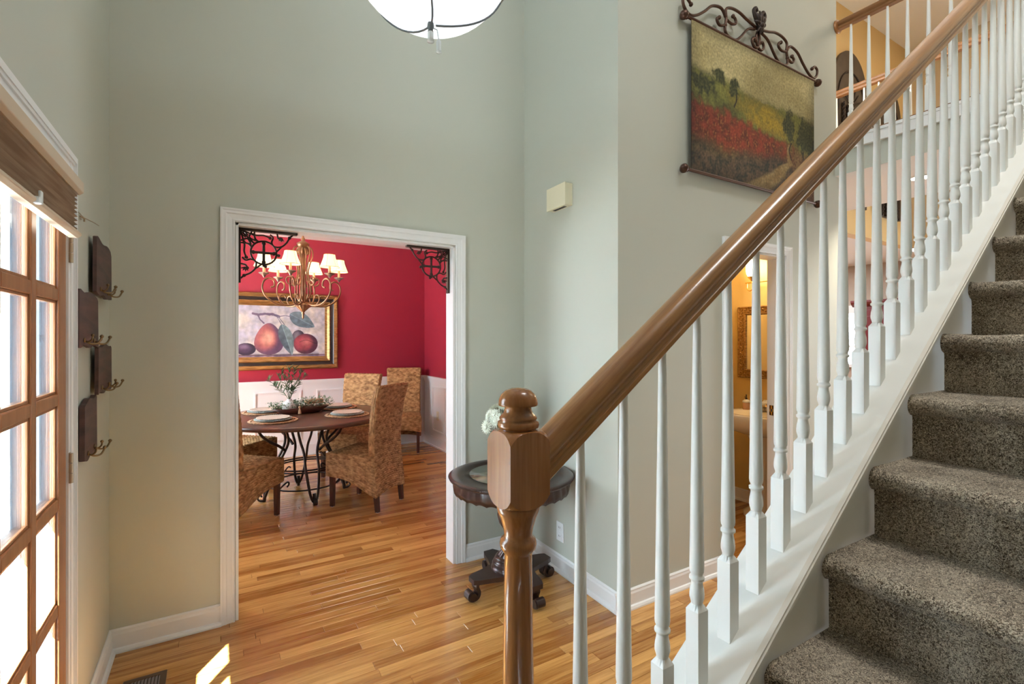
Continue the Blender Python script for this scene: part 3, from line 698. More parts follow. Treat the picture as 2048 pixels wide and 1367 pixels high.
def newel(x, y, zb0, zb1, name='newel_post', base=0., par=rail):
    w_ = .038; c = (x, y); mb = MB()
    z = zb1
    def sqring(r, zz): return ring16(r, zz, 1, c)
    def arch(zlow, zhigh, dirn):
        # faces end in a shallow curve where the square turns round
        pass
    # square block whose ends are cut back to the round of the lathe, leaving an arc on each face
    zcut = lambda r: interp([(.028, -.001), (.036, .0), (.038, .0004), (.0415, .0022), (.0455, .0060), (.0495, .0115), (.0538, .020)], r)
    ang = [2 * pi * j / 96 + pi / 4 for j in range(96)]; rho = [w_ / max(abs(cos(q)), abs(sin(q))) for q in ang]; rings = []
    def rg_(t, z0, sg): return [(c[0] + (.028 + (p - .028) * t) * cos(q), c[1] + (.028 + (p - .028) * t) * sin(q), z0 + sg * zcut(.028 + (p - .028) * t)) for q, p in zip(ang, rho)]
    for t in (0, .3, .5, .65, .8, .9, 1): rings.append(rg_(t, zb0 - .004, 1))
    for t in (1, .9, .8, .65, .5, .3, 0): rings.append(rg_(t, zb1 + .003, -1))
    mb.loft(rings, False, True)
    top = [(.0335, .002), (.0300, .0035), (.0295, .005), (.0340, .0065), (.0352, .011), (.0345, .016), (.0300, .0185), (.0318, .021), (.0318, .0235), (.0262, .029), (.0228, .035), (.0228, .041), (.0262, .0425), (.0330, .0430), (.0335, .046), (.0325, .053), (.0285, .0615), (.0215, .068), (.012, .0715), (.001, .0725)]
    mb.lathe([(.0225, -.001)] + [(r, dz) for r, dz in top], (x, y, zb1), 28)
    bot = [(.0225, .001), (.0340, -.002), (.0365, -.008), (.0350, -.015), (.0318, -.022), (.0285, -.032), (.0255, -.042), (.0236, -.053), (.0240, -.058), (.0290, -.061), (.0312, -.068), (.0300, -.076), (.0255, -.082), (.0232, -.086), (.0240, -.16), (.0254, -.24), (.0268, -.34), (.0285, -.46), (.0300, -.56), (.0300, -.60), (.024, -.61), (.0345, -.625), (.0345, -.645), (.026, -.655)]
    mb.lathe([(r, dz) for r, dz in bot if zb0 + dz > base + .33], (x, y, zb0), 28)
    zlow = zb0 + [dz for r, dz in bot if zb0 + dz > base + .33][-1]
    mb.loft([sqring(w_, base), sqring(w_, zlow - .012), sqring(.03, zlow + .002)], False, True)
    o = mb.build(name, 'oakZ', None); up(o, par); return o
newel(.436, YB_, 1.158, 1.276)['label'] = 'turned oak newel post with mushroom cap'
newel(3.965, YB_, 3.62, 3.80, base=2.88)['label'] = 'upper oak newel post'

# ------------------------------------------------------------------ upper hall balustrade (near) and back one
fa = MB(); fa.box((3.985, .76, 2.825), (4.012, 1.903, 2.915)); fa.box((3.978, .76, 2.895), (4.012, 1.903, 2.915)); struct('trim_10', fa, 'trim')
def hall_rail(x, y0, y1, ys, label, mm, zs=2.915, rz=3.762, name='hall_railing', wall_end=True):
    t = thing(name, label, 'railing', (x, (y0 + y1) / 2, ZF2))
    mb = MB(); mb.prism([(x - .03, zs - .034), (x + .03, zs - .034), (x + .03, zs + .016), (x + .024, zs + .022), (x - .024, zs + .022), (x - .03, zs + .016)], 'Y', y0, y1)
    up(mb.build('shoe_rail', 'oakup', None, .002), t)
    mb = MB(); mb.loft([[(x + a, y, rz + b * 1.05) for a, b in rail_prof()] for y in (y0, y1)], True); ho = up(mb.build('top_rail', 'oakup'), t); ho.data.set_sharp_from_angle(angle=R(32))
    bme = baluster_mesh(rz - zs - .022, .17, .016, 0.0).mesh('baluster'); bme.materials.append(M[mm])
    for y in ys:
        o = bpy.data.objects.new('baluster', bme); COL.objects.link(o); o.location = (x, y, zs + .022); up(o, t)
    if wall_end:
        mb = MB(); mb.lathe([(.050, 0), (.052, .006), (.046, .014), (.034, .018), (.001, .019)], (0, 0, 0), 24)
        o = mb.build('wall_rosette', 'oakZ'); o.rotation_euler = (R(90), 0, 0); o.location = (x, y1 + .002, rz + .030)
        o.parent = t; o.matrix_parent_inverse = Matrix.Translation(-Vector(t.location))
    return t
hall_rail(4.045, .80, 1.902, [1.807 - .1155 * k for k in range(9)], 'upper hall balustrade overlooking the foyer, oak rail with wall rosette', 'stair_white')
hall_rail(5.17, -.54, 2.847, [2.79 - .118 * k for k in range(28)], 'far balustrade across the upper hall in front of the arched panels', 'stair_white', name='hall_railing')

# recessed light
rl = thing('recessed_light', 'lit round recessed downlight in the hall ceiling under the upper bridge', 'ceiling light', (4.60, 1.58, ZC))
MB().lathe([(.085, 0), (.085, -.004), (.066, -.007), (.062, -.001)], n=28).build('trim_ring', 'trim', rl)
MB().lathe([(.060, -.0015), (.001, -.002)], n=24).build('lens', 'led', rl)
light('recessed_light_lamp', 'SPOT', (4.60, 1.58, ZC - .02), 160, (1, .9, .75), .05, (0, 0, 0), spot_size=R(130), spot_blend=.6)

# arched panels on the family room wall
def arch_panel(x0, x1, z0, z1, label):
    t = thing('arched_wall_panel', label, 'wall decoration', ((x0 + x1) / 2, 2.848, z0), 0, 'arched iron wall panels')
    w = (x1 - x0) / 2; h = z1 - z0 - w * 1.15
    def outline(s, n=18): return [(-s, 0), (s, 0), (s, h)] + [(s * cos(pi * k / n), h + s * 1.15 * sin(pi * k / n)) for k in range(1, n)] + [(-s, h)]
    MB().prism(outline(w)[:], 'Y', -.030, 0).build('backboard', 'arch', t, .004)
    ring = [(w * .98, h * .0)] + []
    mb = MB(); pts = [(-w * .78, -.036, h * .9)] + [(w * .78 * cos(pi * k / 16), -.036, h * .9 + w * .86 * sin(pi * k / 16)) for k in range(16, -1, -1)] + [(w * .78, -.036, 0)]
    mb.tube(pts, .010, 6); mb.tube([(-w * .78, -.036, 0), (-w * .78, -.036, h * .9)], .010, 6); mb.build('inner_arch', 'iron', t)
    for k in range(5):
        x = -w * .56 + w * .28 * k; b = MB()
        for ph in (0, pi): b.tube([(x + .011 * cos(z * 70 + ph), -.046 + .011 * sin(z * 70 + ph), z) for z in [i * .012 for i in range(int(h * .86 / .012))]], .010, 5)
        b.build('twisted_bar', 'iron', t)
    b = MB()
    for k in range(7): a = R(20 + k * 140 / 6); b.tube([(0, -.045, h * .86), (w * .5 * cos(a), -.045, h * .86 + w * .55 * sin(a))], .008, 5)
    b.build('fan_bars', 'iron', t)
    return t
arch_panel(5.93, 6.69, 2.97, 4.75, 'arched dark iron wall panel at left behind the upper rails')
arch_panel(6.90, 7.61, 2.95, 4.62, 'arched dark iron wall panel at right behind the upper rails')

# cherry cabinet in the far room
cb = thing('tall_cabinet', 'tall dark cherry cabinet beside the far kitchen window', 'cabinet', (8.93, 3.47, 0))
MB().box((-.22, -.34, .06), (.26, .34, 1.93)).build('body', 'cabred', cb, .004); MB().prism([(-.22, 1.93), (-.27, 1.97), (-.29, 2.0), (-.29, 2.03), (.26, 2.03), (.26, 1.93)], 'Y', -.40, .40).build('crown', 'cabred', cb, .003)
MB().box((-.245, -.36, 0), (.26, .36, .08)).build('plinth', 'cabred', cb, .003)
for y in (-.165, .165):
    d = MB().box((-.238, y - .155, .12), (-.2205, y + .155, 1.88)).build('door', 'cabred', cb, .003)
    MB().box((-.246, y - .10, .22), (-.2385, y + .10, 1.78)).build('raised_panel', 'cabred', d, .004)
    MB().sphere((-.255, y - .13 * (1 if y > 0 else -1), 1.0), .013).build('knob', 'brass', d)

# ================================================================== POWDER ROOM
sk_ = thing('pedestal_sink', 'cream porcelain pedestal sink in the yellow powder room', 'sink', (3.995, 2.33, 0))
def rr(hx, hy, cx, n=32, p=3.2):
    out = []
    for k in range(n):
        a = 2 * pi * k / n; c, s = cos(a), sin(a)
        out.append((cx + hx * abs(c) ** (2 / p) * (1 if c > 0 else -1), hy * abs(s) ** (2 / p) * (1 if s > 0 else -1)))
    return out
mb = MB(); rings = []
for hx, hy, cx, z in ((.14, .16, -.20, .66), (.20, .23, -.24, .70), (.238, .285, -.245, .75), (.245, .300, -.245, .79), (.245, .300, -.245, .826), (.238, .293, -.245, .832)): rings.append([(x, y, z) for x, y in rr(hx, hy, cx)])
for hx, hy, cx, z in ((.165, .225, -.29, .832), (.155, .215, -.29, .822), (.13, .18, -.29, .76), (.05, .07, -.29, .715)): rings.append([(x, y, z) for x, y in rr(hx, hy, cx, p=2.4)])
mb.loft(rings, True, True); mb.build('basin', 'porcelain', sk_)
MB().lathe([(.15, 0), (.15, .03), (.11, .06), (.085, .2), (.08, .4), (.10, .6), (.14, .68)], (-.20, 0, .0), 28).build('pedestal', 'porcelain', sk_)
MB().box((-.1155, -.012, .795), (-.1145, .012, .803)).build('overflow_slot', 'slot', sk_)
fc = MB(); fc.lathe([(.022, 0), (.018, .03), (.014, .08), (.001, .085)], (-.075, -.0, .832), 14); fc.tube([(-.075, 0, .88), (-.12, 0, .90), (-.17, 0, .885)], .010); fc.build('faucet', 'brass', sk_)
sp_ = thing('soap_dispenser', 'pink-labelled soap bottle with black pump on the sink deck', 'soap dispenser', (3.86, 2.525, .8325))
MB().lathe([(.026, 0), (.028, .004), (.028, .052), (.026, .058)], n=18).build('bottle', 'soap', sp_); MB().lathe([(.030, .058), (.031, .066), (.024, .078), (.010, .084)], n=18).build('cap', 'vase', sp_)
MB().lathe([(.010, .084), (.009, .095), (.0055, .10), (.0055, .122), (.001, .128)], n=10).tube([(0, 0, .10), (-.02, 0, .105)], .004).build('pump', 'black', sp_)
sh_ = thing('shell_ornament', 'white rounded ornament with grey stones on the sink deck', 'ornament', (3.87, 2.365, .8325))
mb = MB(); mb.sphere((0, 0, .066), .026, 14, 8, (1, 1, .9)); mb.tube([(.006 * cos(a) * (1 + a * .25), .006 * sin(a) * (1 + a * .25), .09) for a in [k * .5 for k in range(14)]], .004, 6); mb.build('shell', 'vase', sh_)
for k, (x, y) in enumerate(((-.016, .02), (.014, .018), (0, -.022), (.002, 0))): MB().sphere((x, y, .020), .021, 8, 5, (1, 1, .9)).build('stone', 'silverleaf', sh_)
mi = thing('framed_mirror', 'rectangular mirror in a carved gold frame above the sink', 'mirror', (3.999, 2.40, 1.40))
W2, H2, T = .285, .31, .075
fr = MB()
def frame_loft(mb, W, H, prof, mi_=0):
    """mitred frame in the YZ plane facing -X: prof of (inset, depth)"""
    rings = []
    for sx, sz in ((-1, -1), (1, -1), (1, 1), (-1, 1)): rings.append([(-d, sx * (W - u), sz * (H - u)) for u, d in prof])
    mb.loft(rings, False, False, True, mi=mi_)
frame_loft(fr, W2, H2, [(0, 0), (0, .022), (.008, .028), (.014, .020), (.060, .020), (.066, .026), (T, .016), (T, .004), (.01, 0)]); fr.build('carved_frame', 'goldleaf', mi)
k = 0; leafm = MB(); leafm.sphere((0, 0, 0), .012, 8, 4, (.4, 1, .55)); lm = leafm.mesh('carved_leaf'); lm.materials.append(M['goldleaf'])
cv = []
for i in range(20):
    z = -H2 + .05 + i * (2 * H2 - .1) / 19
    for s in (-1, 1): cv.append((s * (W2 - .037 + .009 * (-1) ** i), z, .7 * (-1) ** i))
for i in range(17):
    y = -W2 + .07 + i * (2 * W2 - .14) / 16
    for s in (-1, 1): cv.append((y, s * (H2 - .037 + .009 * (-1) ** i), .7 * (-1) ** i))
for y, z, a in cv:
    o = bpy.data.objects.new('carved_leaf', lm); COL.objects.link(o); o.parent = mi; o.location = (-.021, y, z); o.rotation_euler = (a, 0, 0)
MB().box((-.006, -W2 + T - .003, -H2 + T - .003), (-.003, W2 - T + .003, H2 - T + .003)).build('mirror_glass', 'mirror', mi)
lf = thing('vanity_light', 'lit gold vanity light bar with frosted glass shades above the mirror', 'wall light', (3.999, 2.315, 1.91))
MB().tube([(-.06, -.27, 0), (-.06, .27, 0)], .006).build('bar', 'brass', lf); MB().lathe([(.055, 0), (.05, .012), (.001, .016)], n=20).build('backplate', 'brass', lf).rotation_euler = (0, R(-90), 0)
MB().tube([(-.01, 0, 0), (-.06, 0, 0)], .008).build('arm', 'brass', lf)
for y in (-.2, 0, .2):
    MB().tube(smooth_path([(-.06, y + .05, -.004), (-.07, y + .045, -.05), (-.075, y + .015, -.07), (-.075, y - .02, -.04), (-.075, y - .0, 0), (-.075, y, .02)]), .005).build('scroll', 'brass', lf)
    MB().lathe([(.010, .0), (.014, .012), (.032, .032), (.034, .040)], (-.075, y, .01), 16).build('cup', 'brass', lf)
    MB().lathe([(.030, .0), (.044, .03), (.048, .07), (.044, .12), (.046, .14)], (-.075, y, .048), 18).build('glass_shade', 'powder_glass', lf)
light('powder_lamp', 'POINT', (3.80, 2.3, 2.05), 13, (1, .84, .58), .08)

# ================================================================== TAPESTRY
def print_mesh(name, w, h, nx, nz, fn, mat_, parent, th=.003, axis='X'):
    """flat printed sheet in the XZ plane facing -Y, colours from fn(u, v) with v up"""
    vs = []; cols_ = []
    for j in range(nz + 1):
        for i in range(nx + 1):
            u, v = i / nx, j / nz; vs.append(((u - .5) * w, 0, (v - .5) * h)); cols_.append((*fn(u, v), 1))
    fs = [(j * (nx + 1) + i, j * (nx + 1) + i + 1, (j + 1) * (nx + 1) + i + 1, (j + 1) * (nx + 1) + i) for j in range(nz) for i in range(nx)]
    n0 = len(vs); ed = [(-.5 * w, th, -.5 * h), (.5 * w, th, -.5 * h), (.5 * w, th, .5 * h), (-.5 * w, th, .5 * h)]
    vs += ed; cols_ += [(.05, .04, .03, 1)] * 4; fs.append((n0 + 3, n0 + 2, n0 + 1, n0))
    cn = [0, nx, (nx + 1) * nz + nx, (nx + 1) * nz]
    me = bpy.data.meshes.new(name); me.from_pydata(vs, [], fs)
    ca = me.color_attributes.new('print', 'FLOAT_COLOR', 'POINT'); ca.data.foreach_set('color', [c for q in cols_ for c in q])
    me.materials.append(M[mat_]); o = bpy.data.objects.new(name, me); COL.objects.link(o); o.parent = parent; return o
def nz(x, y, s, seed=0): return noise.noise(Vector((x * s + seed * 7.3, y * s - seed * 3.1, seed * 1.7)))
def lerp(a, b, t): t = max(0, min(1, t)); return tuple(p + (q - p) * t for p, q in zip(a, b))
def sst(a, b, x): t = max(0, min(1, (x - a) / (b - a))); return t * t * (3 - 2 * t)
def tap(u, v):
    n1 = nz(u, v, 5, 1); n2 = nz(u * 1.6, v, 22, 2); n3 = nz(u * 1.6, v, 60, 3)
    sky = lerp((.36, .29, .12), (.52, .44, .22), .5 + n1 * .8 + n2 * .3)
    hor = .70 - .10 * u + .02 * n2 if u < .5 else .65 - .0 * (u - .5) + .03 * n2
    hills = lerp((.055, .060, .016), (.18, .17, .035), .5 + n1 + n2 * .8)
    c = lerp(hills, sky, sst(-.035, .05, v - hor - .03 * n1))
    # yellow field
    yl = lerp((.22, .17, .028), (.40, .26, .022), .5 + n2 * 1.2 + n1)
    d = hypot((u - .55) / .28, (v - .53 + .18 * (u - .55)) / .13)
    if v < hor: c = lerp(c, yl, sst(1.25, .45, d + n2 * .5))
    # red field
    red = lerp((.27, .045, .018), (.13, .030, .012), .5 + n2 * 1.2)
    red = lerp(red, (.34, .13, .035), .7 * sst(.2, .6, n3 + .3 * n2))
    rb = .50 - .10 * u
    m = sst(rb + .02, rb - .06, v + n2 * .05) * sst(.10, .24, v + .05 * n1 - .02)
    c = lerp(c, red, m * sst(1.0, .60, u - .1 * n1))
    # dark foreground with path
    fg = lerp((.040, .036, .024), (.12, .075, .04), .5 + n2 + n3 * .7)
    c = lerp(c, fg, sst(.27, .14, v - .12 * (u - .3) + .06 * n1))
    c = lerp(c, lerp((.10, .035, .014), (.20, .11, .04), .5 + n3 + n2), sst(.74, .86, u + .08 * n1) * sst(.42, .30, v))
    pc = .78 - .9 * max(0, .25 - v) ** .8 + .03 * sin(v * 14)
    pwid = .012 + .38 * max(0, .30 - v)
    if v < .40: c = lerp(c, lerp((.26, .16, .055), (.36, .25, .10), .5 + n2), sst(1.1, .5, abs(u - pc) / pwid + n2 * .3) * .9)
    # trees on the right and one small tree
    for tx, tz, rx, rz in ((.76, .53, .055, .13), (.90, .49, .075, .15), (.965, .45, .05, .12), (.30, .66, .045, .065), (.07, .60, .10, .07), (.2, .70, .06, .05)):
        d = hypot((u - tx) / rx, (v - tz) / rz) + n2 * .55 + n3 * .3
        c = lerp(c, lerp((.030, .034, .012), (.075, .075, .024), .5 + n3), sst(1.15, .6, d))
    for tx, a, b in ((.31, .52, .62), (.77, .28, .42), (.90, .24, .38)):
        if a < v < b: c = lerp(c, (.03, .022, .012), sst(.007, .003, abs(u - tx + .01 * sin(v * 40))))
    c = tuple(x * (1.18 + .18 * n3 + .5 * nz(u, v, 3, 9)) for x in c)
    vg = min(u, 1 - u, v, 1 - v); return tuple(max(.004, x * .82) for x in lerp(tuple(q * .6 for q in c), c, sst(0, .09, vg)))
TX0, TX1, TZ0, TZ1 = 2.338, 3.650, 2.400, 3.262; TC = ((TX0 + TX1) / 2, (TZ0 + TZ1) / 2)
tp = thing('tapestry', 'landscape tapestry of red and gold fields hung on a scrolled iron rod', 'tapestry', (TC[0], YH - .037, TC[1]))
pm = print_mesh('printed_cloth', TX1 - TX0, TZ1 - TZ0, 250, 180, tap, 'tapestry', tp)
hw, hh = (TX1 - TX0) / 2, (TZ1 - TZ0) / 2
for s, nm in ((1, 'top_rod'), (-1, 'bottom_rod')):
    z = s * hh + s * .004; MB().tube([(-hw - .03, .004, z), (hw + .03, .004, z)], .0095, 10).build(nm, 'iron2', tp)
    for q in (-1, 1):
        f = MB(); prof = [(.012, 0), (.017, .006), (.013, .012), (.024, .022), (.028, .036), (.021, .048), (.009, .056), (.001, .059)]
        rings = [[(q * (hw + .025 + d), .004 + r * cos(a), z + r * sin(a)) for a in [2 * pi * k / 14 for k in range(14)]] for r, d in prof]; f.loft(rings); f.build('finial', 'iron2', tp)
half = [[(3.019, 3.403), (3.094, 3.378), (3.164, 3.31), (3.219, 3.272), (3.284, 3.27), (3.318, 3.292), (3.32, 3.329)],
        [(2.99, 3.415), (3.102, 3.436), (3.18, 3.455), (3.259, 3.453), (3.312, 3.428), (3.31, 3.372), (3.324, 3.33), (3.374, 3.313), (3.399, 3.340), (3.376, 3.357)],
        [(3.316, 3.379), (3.358, 3.419), (3.442, 3.403), (3.511, 3.348), (3.581, 3.301), (3.644, 3.282), (3.69, 3.312), (3.699, 3.354), (3.667, 3.369), (3.631, 3.345)],
        [(3.3, 3.365), (3.251, 3.359), (3.215, 3.375), (3.219, 3.399), (3.243, 3.410)],
        [(2.982, 3.40), (2.966, 3.350), (2.988, 3.298), (3.022, 3.290), (3.048, 3.318), (3.034, 3.345), (3.010, 3.334)]]
for pth in half:
    for s in (-1, 1):
        pts = [((x - 2.985) * s + (2.985 if s > 0 else 2.985) - TC[0], .004, z - TC[1]) for x, z in pth]
        m_ = MB(); P = smooth_path(pts, 6); m_.tube(P, .0085, 8); m_.sphere(P[-1], .0125, 8, 6); m_.build('scroll', 'iron2', tp)
cx = 2.985 - TC[0]; orn = MB()
for a, L, r in ((90, .10, .016), (55, .095, .014), (125, .095, .014), (20, .06, .013), (160, .06, .013), (270, .05, .014), (235, .05, .010), (305, .05, .010)):
    q = [(cx + cos(R(a)) * L * t, -.006 - .012 * sin(pi * t), 3.425 - TC[1] + sin(R(a)) * L * t) for t in (0, .25, .5, .75, 1)]
    orn.tube(q, [r * .6, r, r * 1.15, r * .8, r * .25], 8)
for s in (-1, 1): orn.tube(smooth_path([(cx, -.004, 3.42 - TC[1]), (cx + s * .045, -.006, 3.47 - TC[1]), (cx + s * .06, -.006, 3.51 - TC[1]), (cx + s * .04, -.006, 3.53 - TC[1]), (cx + s * .025, -.006, 3.51 - TC[1])]), .011, 8)
orn.sphere((cx, -.012, 3.425 - TC[1]), .026, 12, 8); orn.build('leaf_ornament', 'iron', tp)
for s in (-1, 1): MB().tube([(s * hw * .8, .004, hh), (s * hw * .8, .036, hh)], .006, 6).build('wall_bracket', 'iron2', tp)

# ================================================================== FOYER PENDANT
pd = thing('pendant_light', 'lit white glass bowl pendant hanging in the foyer, two clear tassels below', 'pendant light', (.645, 1.6, 2.52))
bowl = MB(); prof = []
Rb = .30
for k in range(16): a = R(4 + k * 4.0); prof.append((Rb * sin(a), Rb - Rb * cos(a) - .0007))
inner = [(r - .006, z + .006) for r, z in prof[::-1]]
bowl.lathe([(.001, .0)] + prof + inner + [(.001, .007)], n=48); bowl.build('glass_bowl', 'bowl', pd)
rimz = prof[-1][1]; rimr = prof[-1][0]
MB().lathe([(rimr - .008, rimz - .004), (rimr + .006, rimz - .004), (rimr + .010, rimz + .010), (rimr - .004, rimz + .014), (rimr - .010, rimz + .006)], n=48).build('metal_rim', 'silverleaf', pd)
for k in range(3):
    a = 2 * pi * k / 3 + R(118); q = []
    for i in range(12):
        t = i / 11; th = R(3 + 60 * t); rr_ = (Rb + .004) * sin(th); z = Rb - (Rb + .004) * cos(th); wob = .30 * (1 - t) ** 1.4 * (1 if k % 2 else -1)
        q.append((rr_ * cos(a + wob), rr_ * sin(a + wob), z))
    MB().tube(q, .0032, 6).build('rope_strand', 'rope', pd)
    MB().tube([(rimr * cos(a), rimr * sin(a), rimz), (.02 * cos(a), .02 * sin(a), .62)], .003, 6).build('hanging_rod', 'silverleaf', pd)
MB().lathe([(.010, 0), (.012, -.012), (.008, -.024), (.010, -.030)], (-.004, -.004, .0), 12).build('rope_knot', 'rope', pd)
tas = MB(); tas.lathe([(.007, -.028), (.010, -.034), (.010, -.052), (.013, -.064), (.001, -.066)], (-.004, -.004, 0), 12); tas.build('tassel', 'acrylic', pd)
tas = MB(); tas.tube([(.004, .004, -.008), (.018, -.010, -.020), (.022, -.014, -.055)], .0018, 6); tas.lathe([(.003, -.052), (.0085, -.062), (.0085, -.094), (.0105, -.098), (.001, -.102)], (.022, -.014, 0), 12); tas.build('tassel', 'acrylic', pd)
MB().lathe([(.02, .60), (.03, .63), (.012, .66), (.001, .665)], n=16).build('hub', 'silverleaf', pd)
MB().tube([(0, 0, .66), (0, 0, ZT - 2.52 - .03)], .006, 8).build('chain_stem', 'silverleaf', pd); MB().lathe([(.07, ZT - 2.52 - .03), (.07, ZT - 2.52 - .002), (.001, ZT - 2.521)], n=20).build('canopy', 'silverleaf', pd)
light('pendant_lamp', 'POINT', (.645, 1.6, 2.675), 18, (.70, .88, 1), .07)

# ================================================================== CAST IRON BRACKETS
def iron_bracket(xc, s, label):
    t = thing('cast_iron_bracket', label, 'bracket', (xc, 2.925, OZ - .0125), 0, 'cast iron corner brackets in the dining opening')
    L = .285
    def P(x, z): return (s * x, 0, -z)
    b = MB(); b.box((min(0, s * .012), -.016, -L), (max(0, s * .012), .016, 0)); b.box((min(0, s * L), -.016, -.012), (max(0, s * L), .016, 0)); b.build('angle_frame', 'iron', t, .002)
    def tb(pts, r=.0052, closed=False, nm=None): MBc.tube([P(*p) for p in pts] if nm == 0 else smooth_path([P(*p) for p in pts], 5) if not closed else [P(*p) for p in pts], r, 8, closed)
    c = (.120, .120); r0 = .062
    MBc = MB(); tb([(c[0] + r0 * cos(a), c[1] + r0 * sin(a)) for a in [2 * pi * k / 28 for k in range(28)]], .005, True); MBc.build('ring', 'iron', t)
    MBc = MB()
    for pts in ([(c[0] - r0, c[1]), (c[0] + r0, c[1])], [(c[0], c[1] - r0), (c[0], c[1] + r0 + .012)]): MBc.tube([P(*p) for p in pts], .0068, 8)
    for a in (0, 90, 180, 270): MBc.sphere(P(c[0] + r0 * .8 * cos(R(a)), c[1] + r0 * .8 * sin(R(a))), .0105, 8, 6, (1, .6, 1))
    MBc.build('cross', 'iron', t)
    for sw in (0, 1):
        f = (lambda p: (p[1], p[0])) if sw else (lambda p: p)
        MBc = MB()
        for pts in ([(.262, .012), (.246, .028), (.232, .055), (.205, .080), (.170, .082), (.158, .060), (.165, .035), (.150, .020)],
                    [(.205, .082), (.190, .100), (.176, .118), (.192, .128)], [(.012, .064), (.040, .052), (.055, .070), (.062, .098)], [(.060, .022), (.085, .030), (.120, .028), (.150, .038)],
                    [(.075, .012), (.078, .045), (.095, .062)], [(.020, .020), (.048, .048), (.075, .075)], [(.185, .012), (.190, .035), (.205, .042)], [(.030, .012), (.040, .030), (.030, .046)], [(.012, .010), (.030, .070), (.062, .078)]):
            tb([f(p) for p in pts], .0045)
        for p in ((.205, .042), (.192, .128), (.150, .038), (.246, .028), (.062, .055)):
            q = P(*f(p)); MBc.sphere(q, .009, 8, 5, (1, .5, 1))
        for k in range(4):
            a = R(50 + 40 * k); q = f((.205, .034)); MBc.tube([P(*q), P(q[0] + .020 * cos(a), q[1] + .020 * sin(a))], [.007, .002], 6)
        MBc.build('scrollwork', 'iron', t)
    return t
iron_bracket(OX0 + .0122, 1, 'dark cast iron corner bracket with cross, upper left of dining opening')
iron_bracket(OX1 - .0122, -1, 'dark cast iron corner bracket with cross, upper right of dining opening')

# ================================================================== SIDE TABLE
TBX, TBY = 1.455, 2.40
tb_ = thing('side_table', 'round dark espresso pedestal table with scalloped apron by the closet wall', 'side table', (TBX, TBY, 0), R(2))
MB().lathe([(.001, .640), (.345, .640), (.354, .646), (.356, .655), (.350, .662), (.338, .664), (.268, .664), (.268, .661), (.001, .661)], n=64).build('top', 'walnut', tb_)
MB().lathe([(.001, .6615), (.240, .6615), (.240, .6635), (.001, .6640)], n=48).build('green_inset', 'greenglass', tb_)
bd = MB(); 
for k in range(220): a = 2 * pi * k / 220; bd.sphere((.3555 * cos(a), .3555 * sin(a), .6560), .0030, 5, 4)
bd.build('beaded_edge', 'walnut', tb_)['kind'] = 'stuff'
ap = MB(); rings = []
for r, z, f in ((.325, .640, .014), (.330, .600, .016), (.326, .575, .018), (.305, .574, .016), (.305, .639, 0)):
    rings.append([((r * (1 + f * abs(sin(16 * a)) - f * .5)) * cos(a), (r * (1 + f * abs(sin(16 * a)) - f * .5)) * sin(a), z - (.010 * (1 - abs(sin(16 * a))) if z < .62 and r > .3 else 0)) for a in [2 * pi * k / 192 for k in range(192)]])
ap.loft(rings, True, False); ap.build('scalloped_apron', 'walnut', tb_)
prof = [(.05, .64), (.06, .60), (.035, .585), (.028, .57), (.040, .55), (.070, .48), (.078, .43), (.066, .38), (.042, .34), (.030, .325), (.034, .318), (.030, .31), (.032, .29), (.042, .26), (.056, .225), (.080, .195), (.084, .190)]
MB().lathe(prof, n=72, flute=(12, .045)).build('fluted_column', 'walnut', tb_)
MB().lathe([(.080, .200), (.090, .195), (.096, .185), (.090, .176), (.104, .170), (.110, .158), (.104, .149), (.112, .143), (.116, .136), (.116, .130)], n=48).build('turned_collar', 'walnut', tb_)
pf = []
for k in range(4):
    a = pi / 2 * k
    for da, r in ((-.20, .235), (-.12, .262), (.12, .262), (.20, .235), (.42, .165), (.785, .125), (1.15, .165)): pf.append((r * cos(a + da), r * sin(a + da)))
MB().prism(pf, 'Z', .105, .130).build('platform', 'walnut', tb_, .004)
for k in range(4):
    a = pi / 2 * k; lg = MB(); path = [(.225, .105), (.234, .078), (.222, .045), (.232, .020), (.262, .014), (.282, .026), (.278, .048), (.262, .052)]
    P = smooth_path([(r, 0, z) for r, z in path], 5)
    lg.tube(P, 0, flat=((0, 1, 0), .050, .018)); lg.tube([(.2625, -.030, .030), (.2625, .030, .030)], .023, 16)
    for y in (-.014, 0, .014): lg.tube([(p.x - .006, y, p.z + .0) for p in P[:12]], .006, 6)
    o = lg.build('scroll_foot', 'walnut', tb_); o.rotation_euler = (0, 0, a); o.location = (0, 0, .0075)

# flower vase on it
fv = thing('flower_vase', 'bunch of white chrysanthemums in a glass vase on the dark side table', 'flowers', (1.425, 2.425, .6645))
MB().lathe([(.030, 0), (.034, .004), (.030, .06), (.036, .13), (.044, .17), (.041, .17), (.030, .12), (.026, .06), (.026, .008), (.001, .007)], n=24).build('glass_vase', 'glass', fv)
def flower_mesh():
    mb = MB()
    for lay, (n, tilt, L, w_) in enumerate(((16, 8, .034, .008), (16, 28, .032, .008), (12, 50, .026, .007), (8, 70, .018, .006))):
        for k in range(n):
            a = 2 * pi * (k + .5 * lay) / n; t = R(tilt); u = Vector((cos(a) * cos(t), sin(a) * cos(t), sin(t))); s = Vector((-sin(a), cos(a), 0)); up_ = u.cross(s) * -1
            pts = [u * .004, u * L * .55 + s * w_ * .5, u * L + up_ * .003, u * L * .55 - s * w_ * .5, u * L * .55 - up_ * .002]
            mb.add([tuple(p) for p in pts], [(0, 1, 4), (1, 2, 4), (2, 3, 4), (3, 0, 4)])
    mb.sphere((0, 0, .006), .010, 8, 5); return mb
fm = flower_mesh().mesh('flower_head'); fm.materials.append(M['petal'])
rg = random.Random(5); heads = []
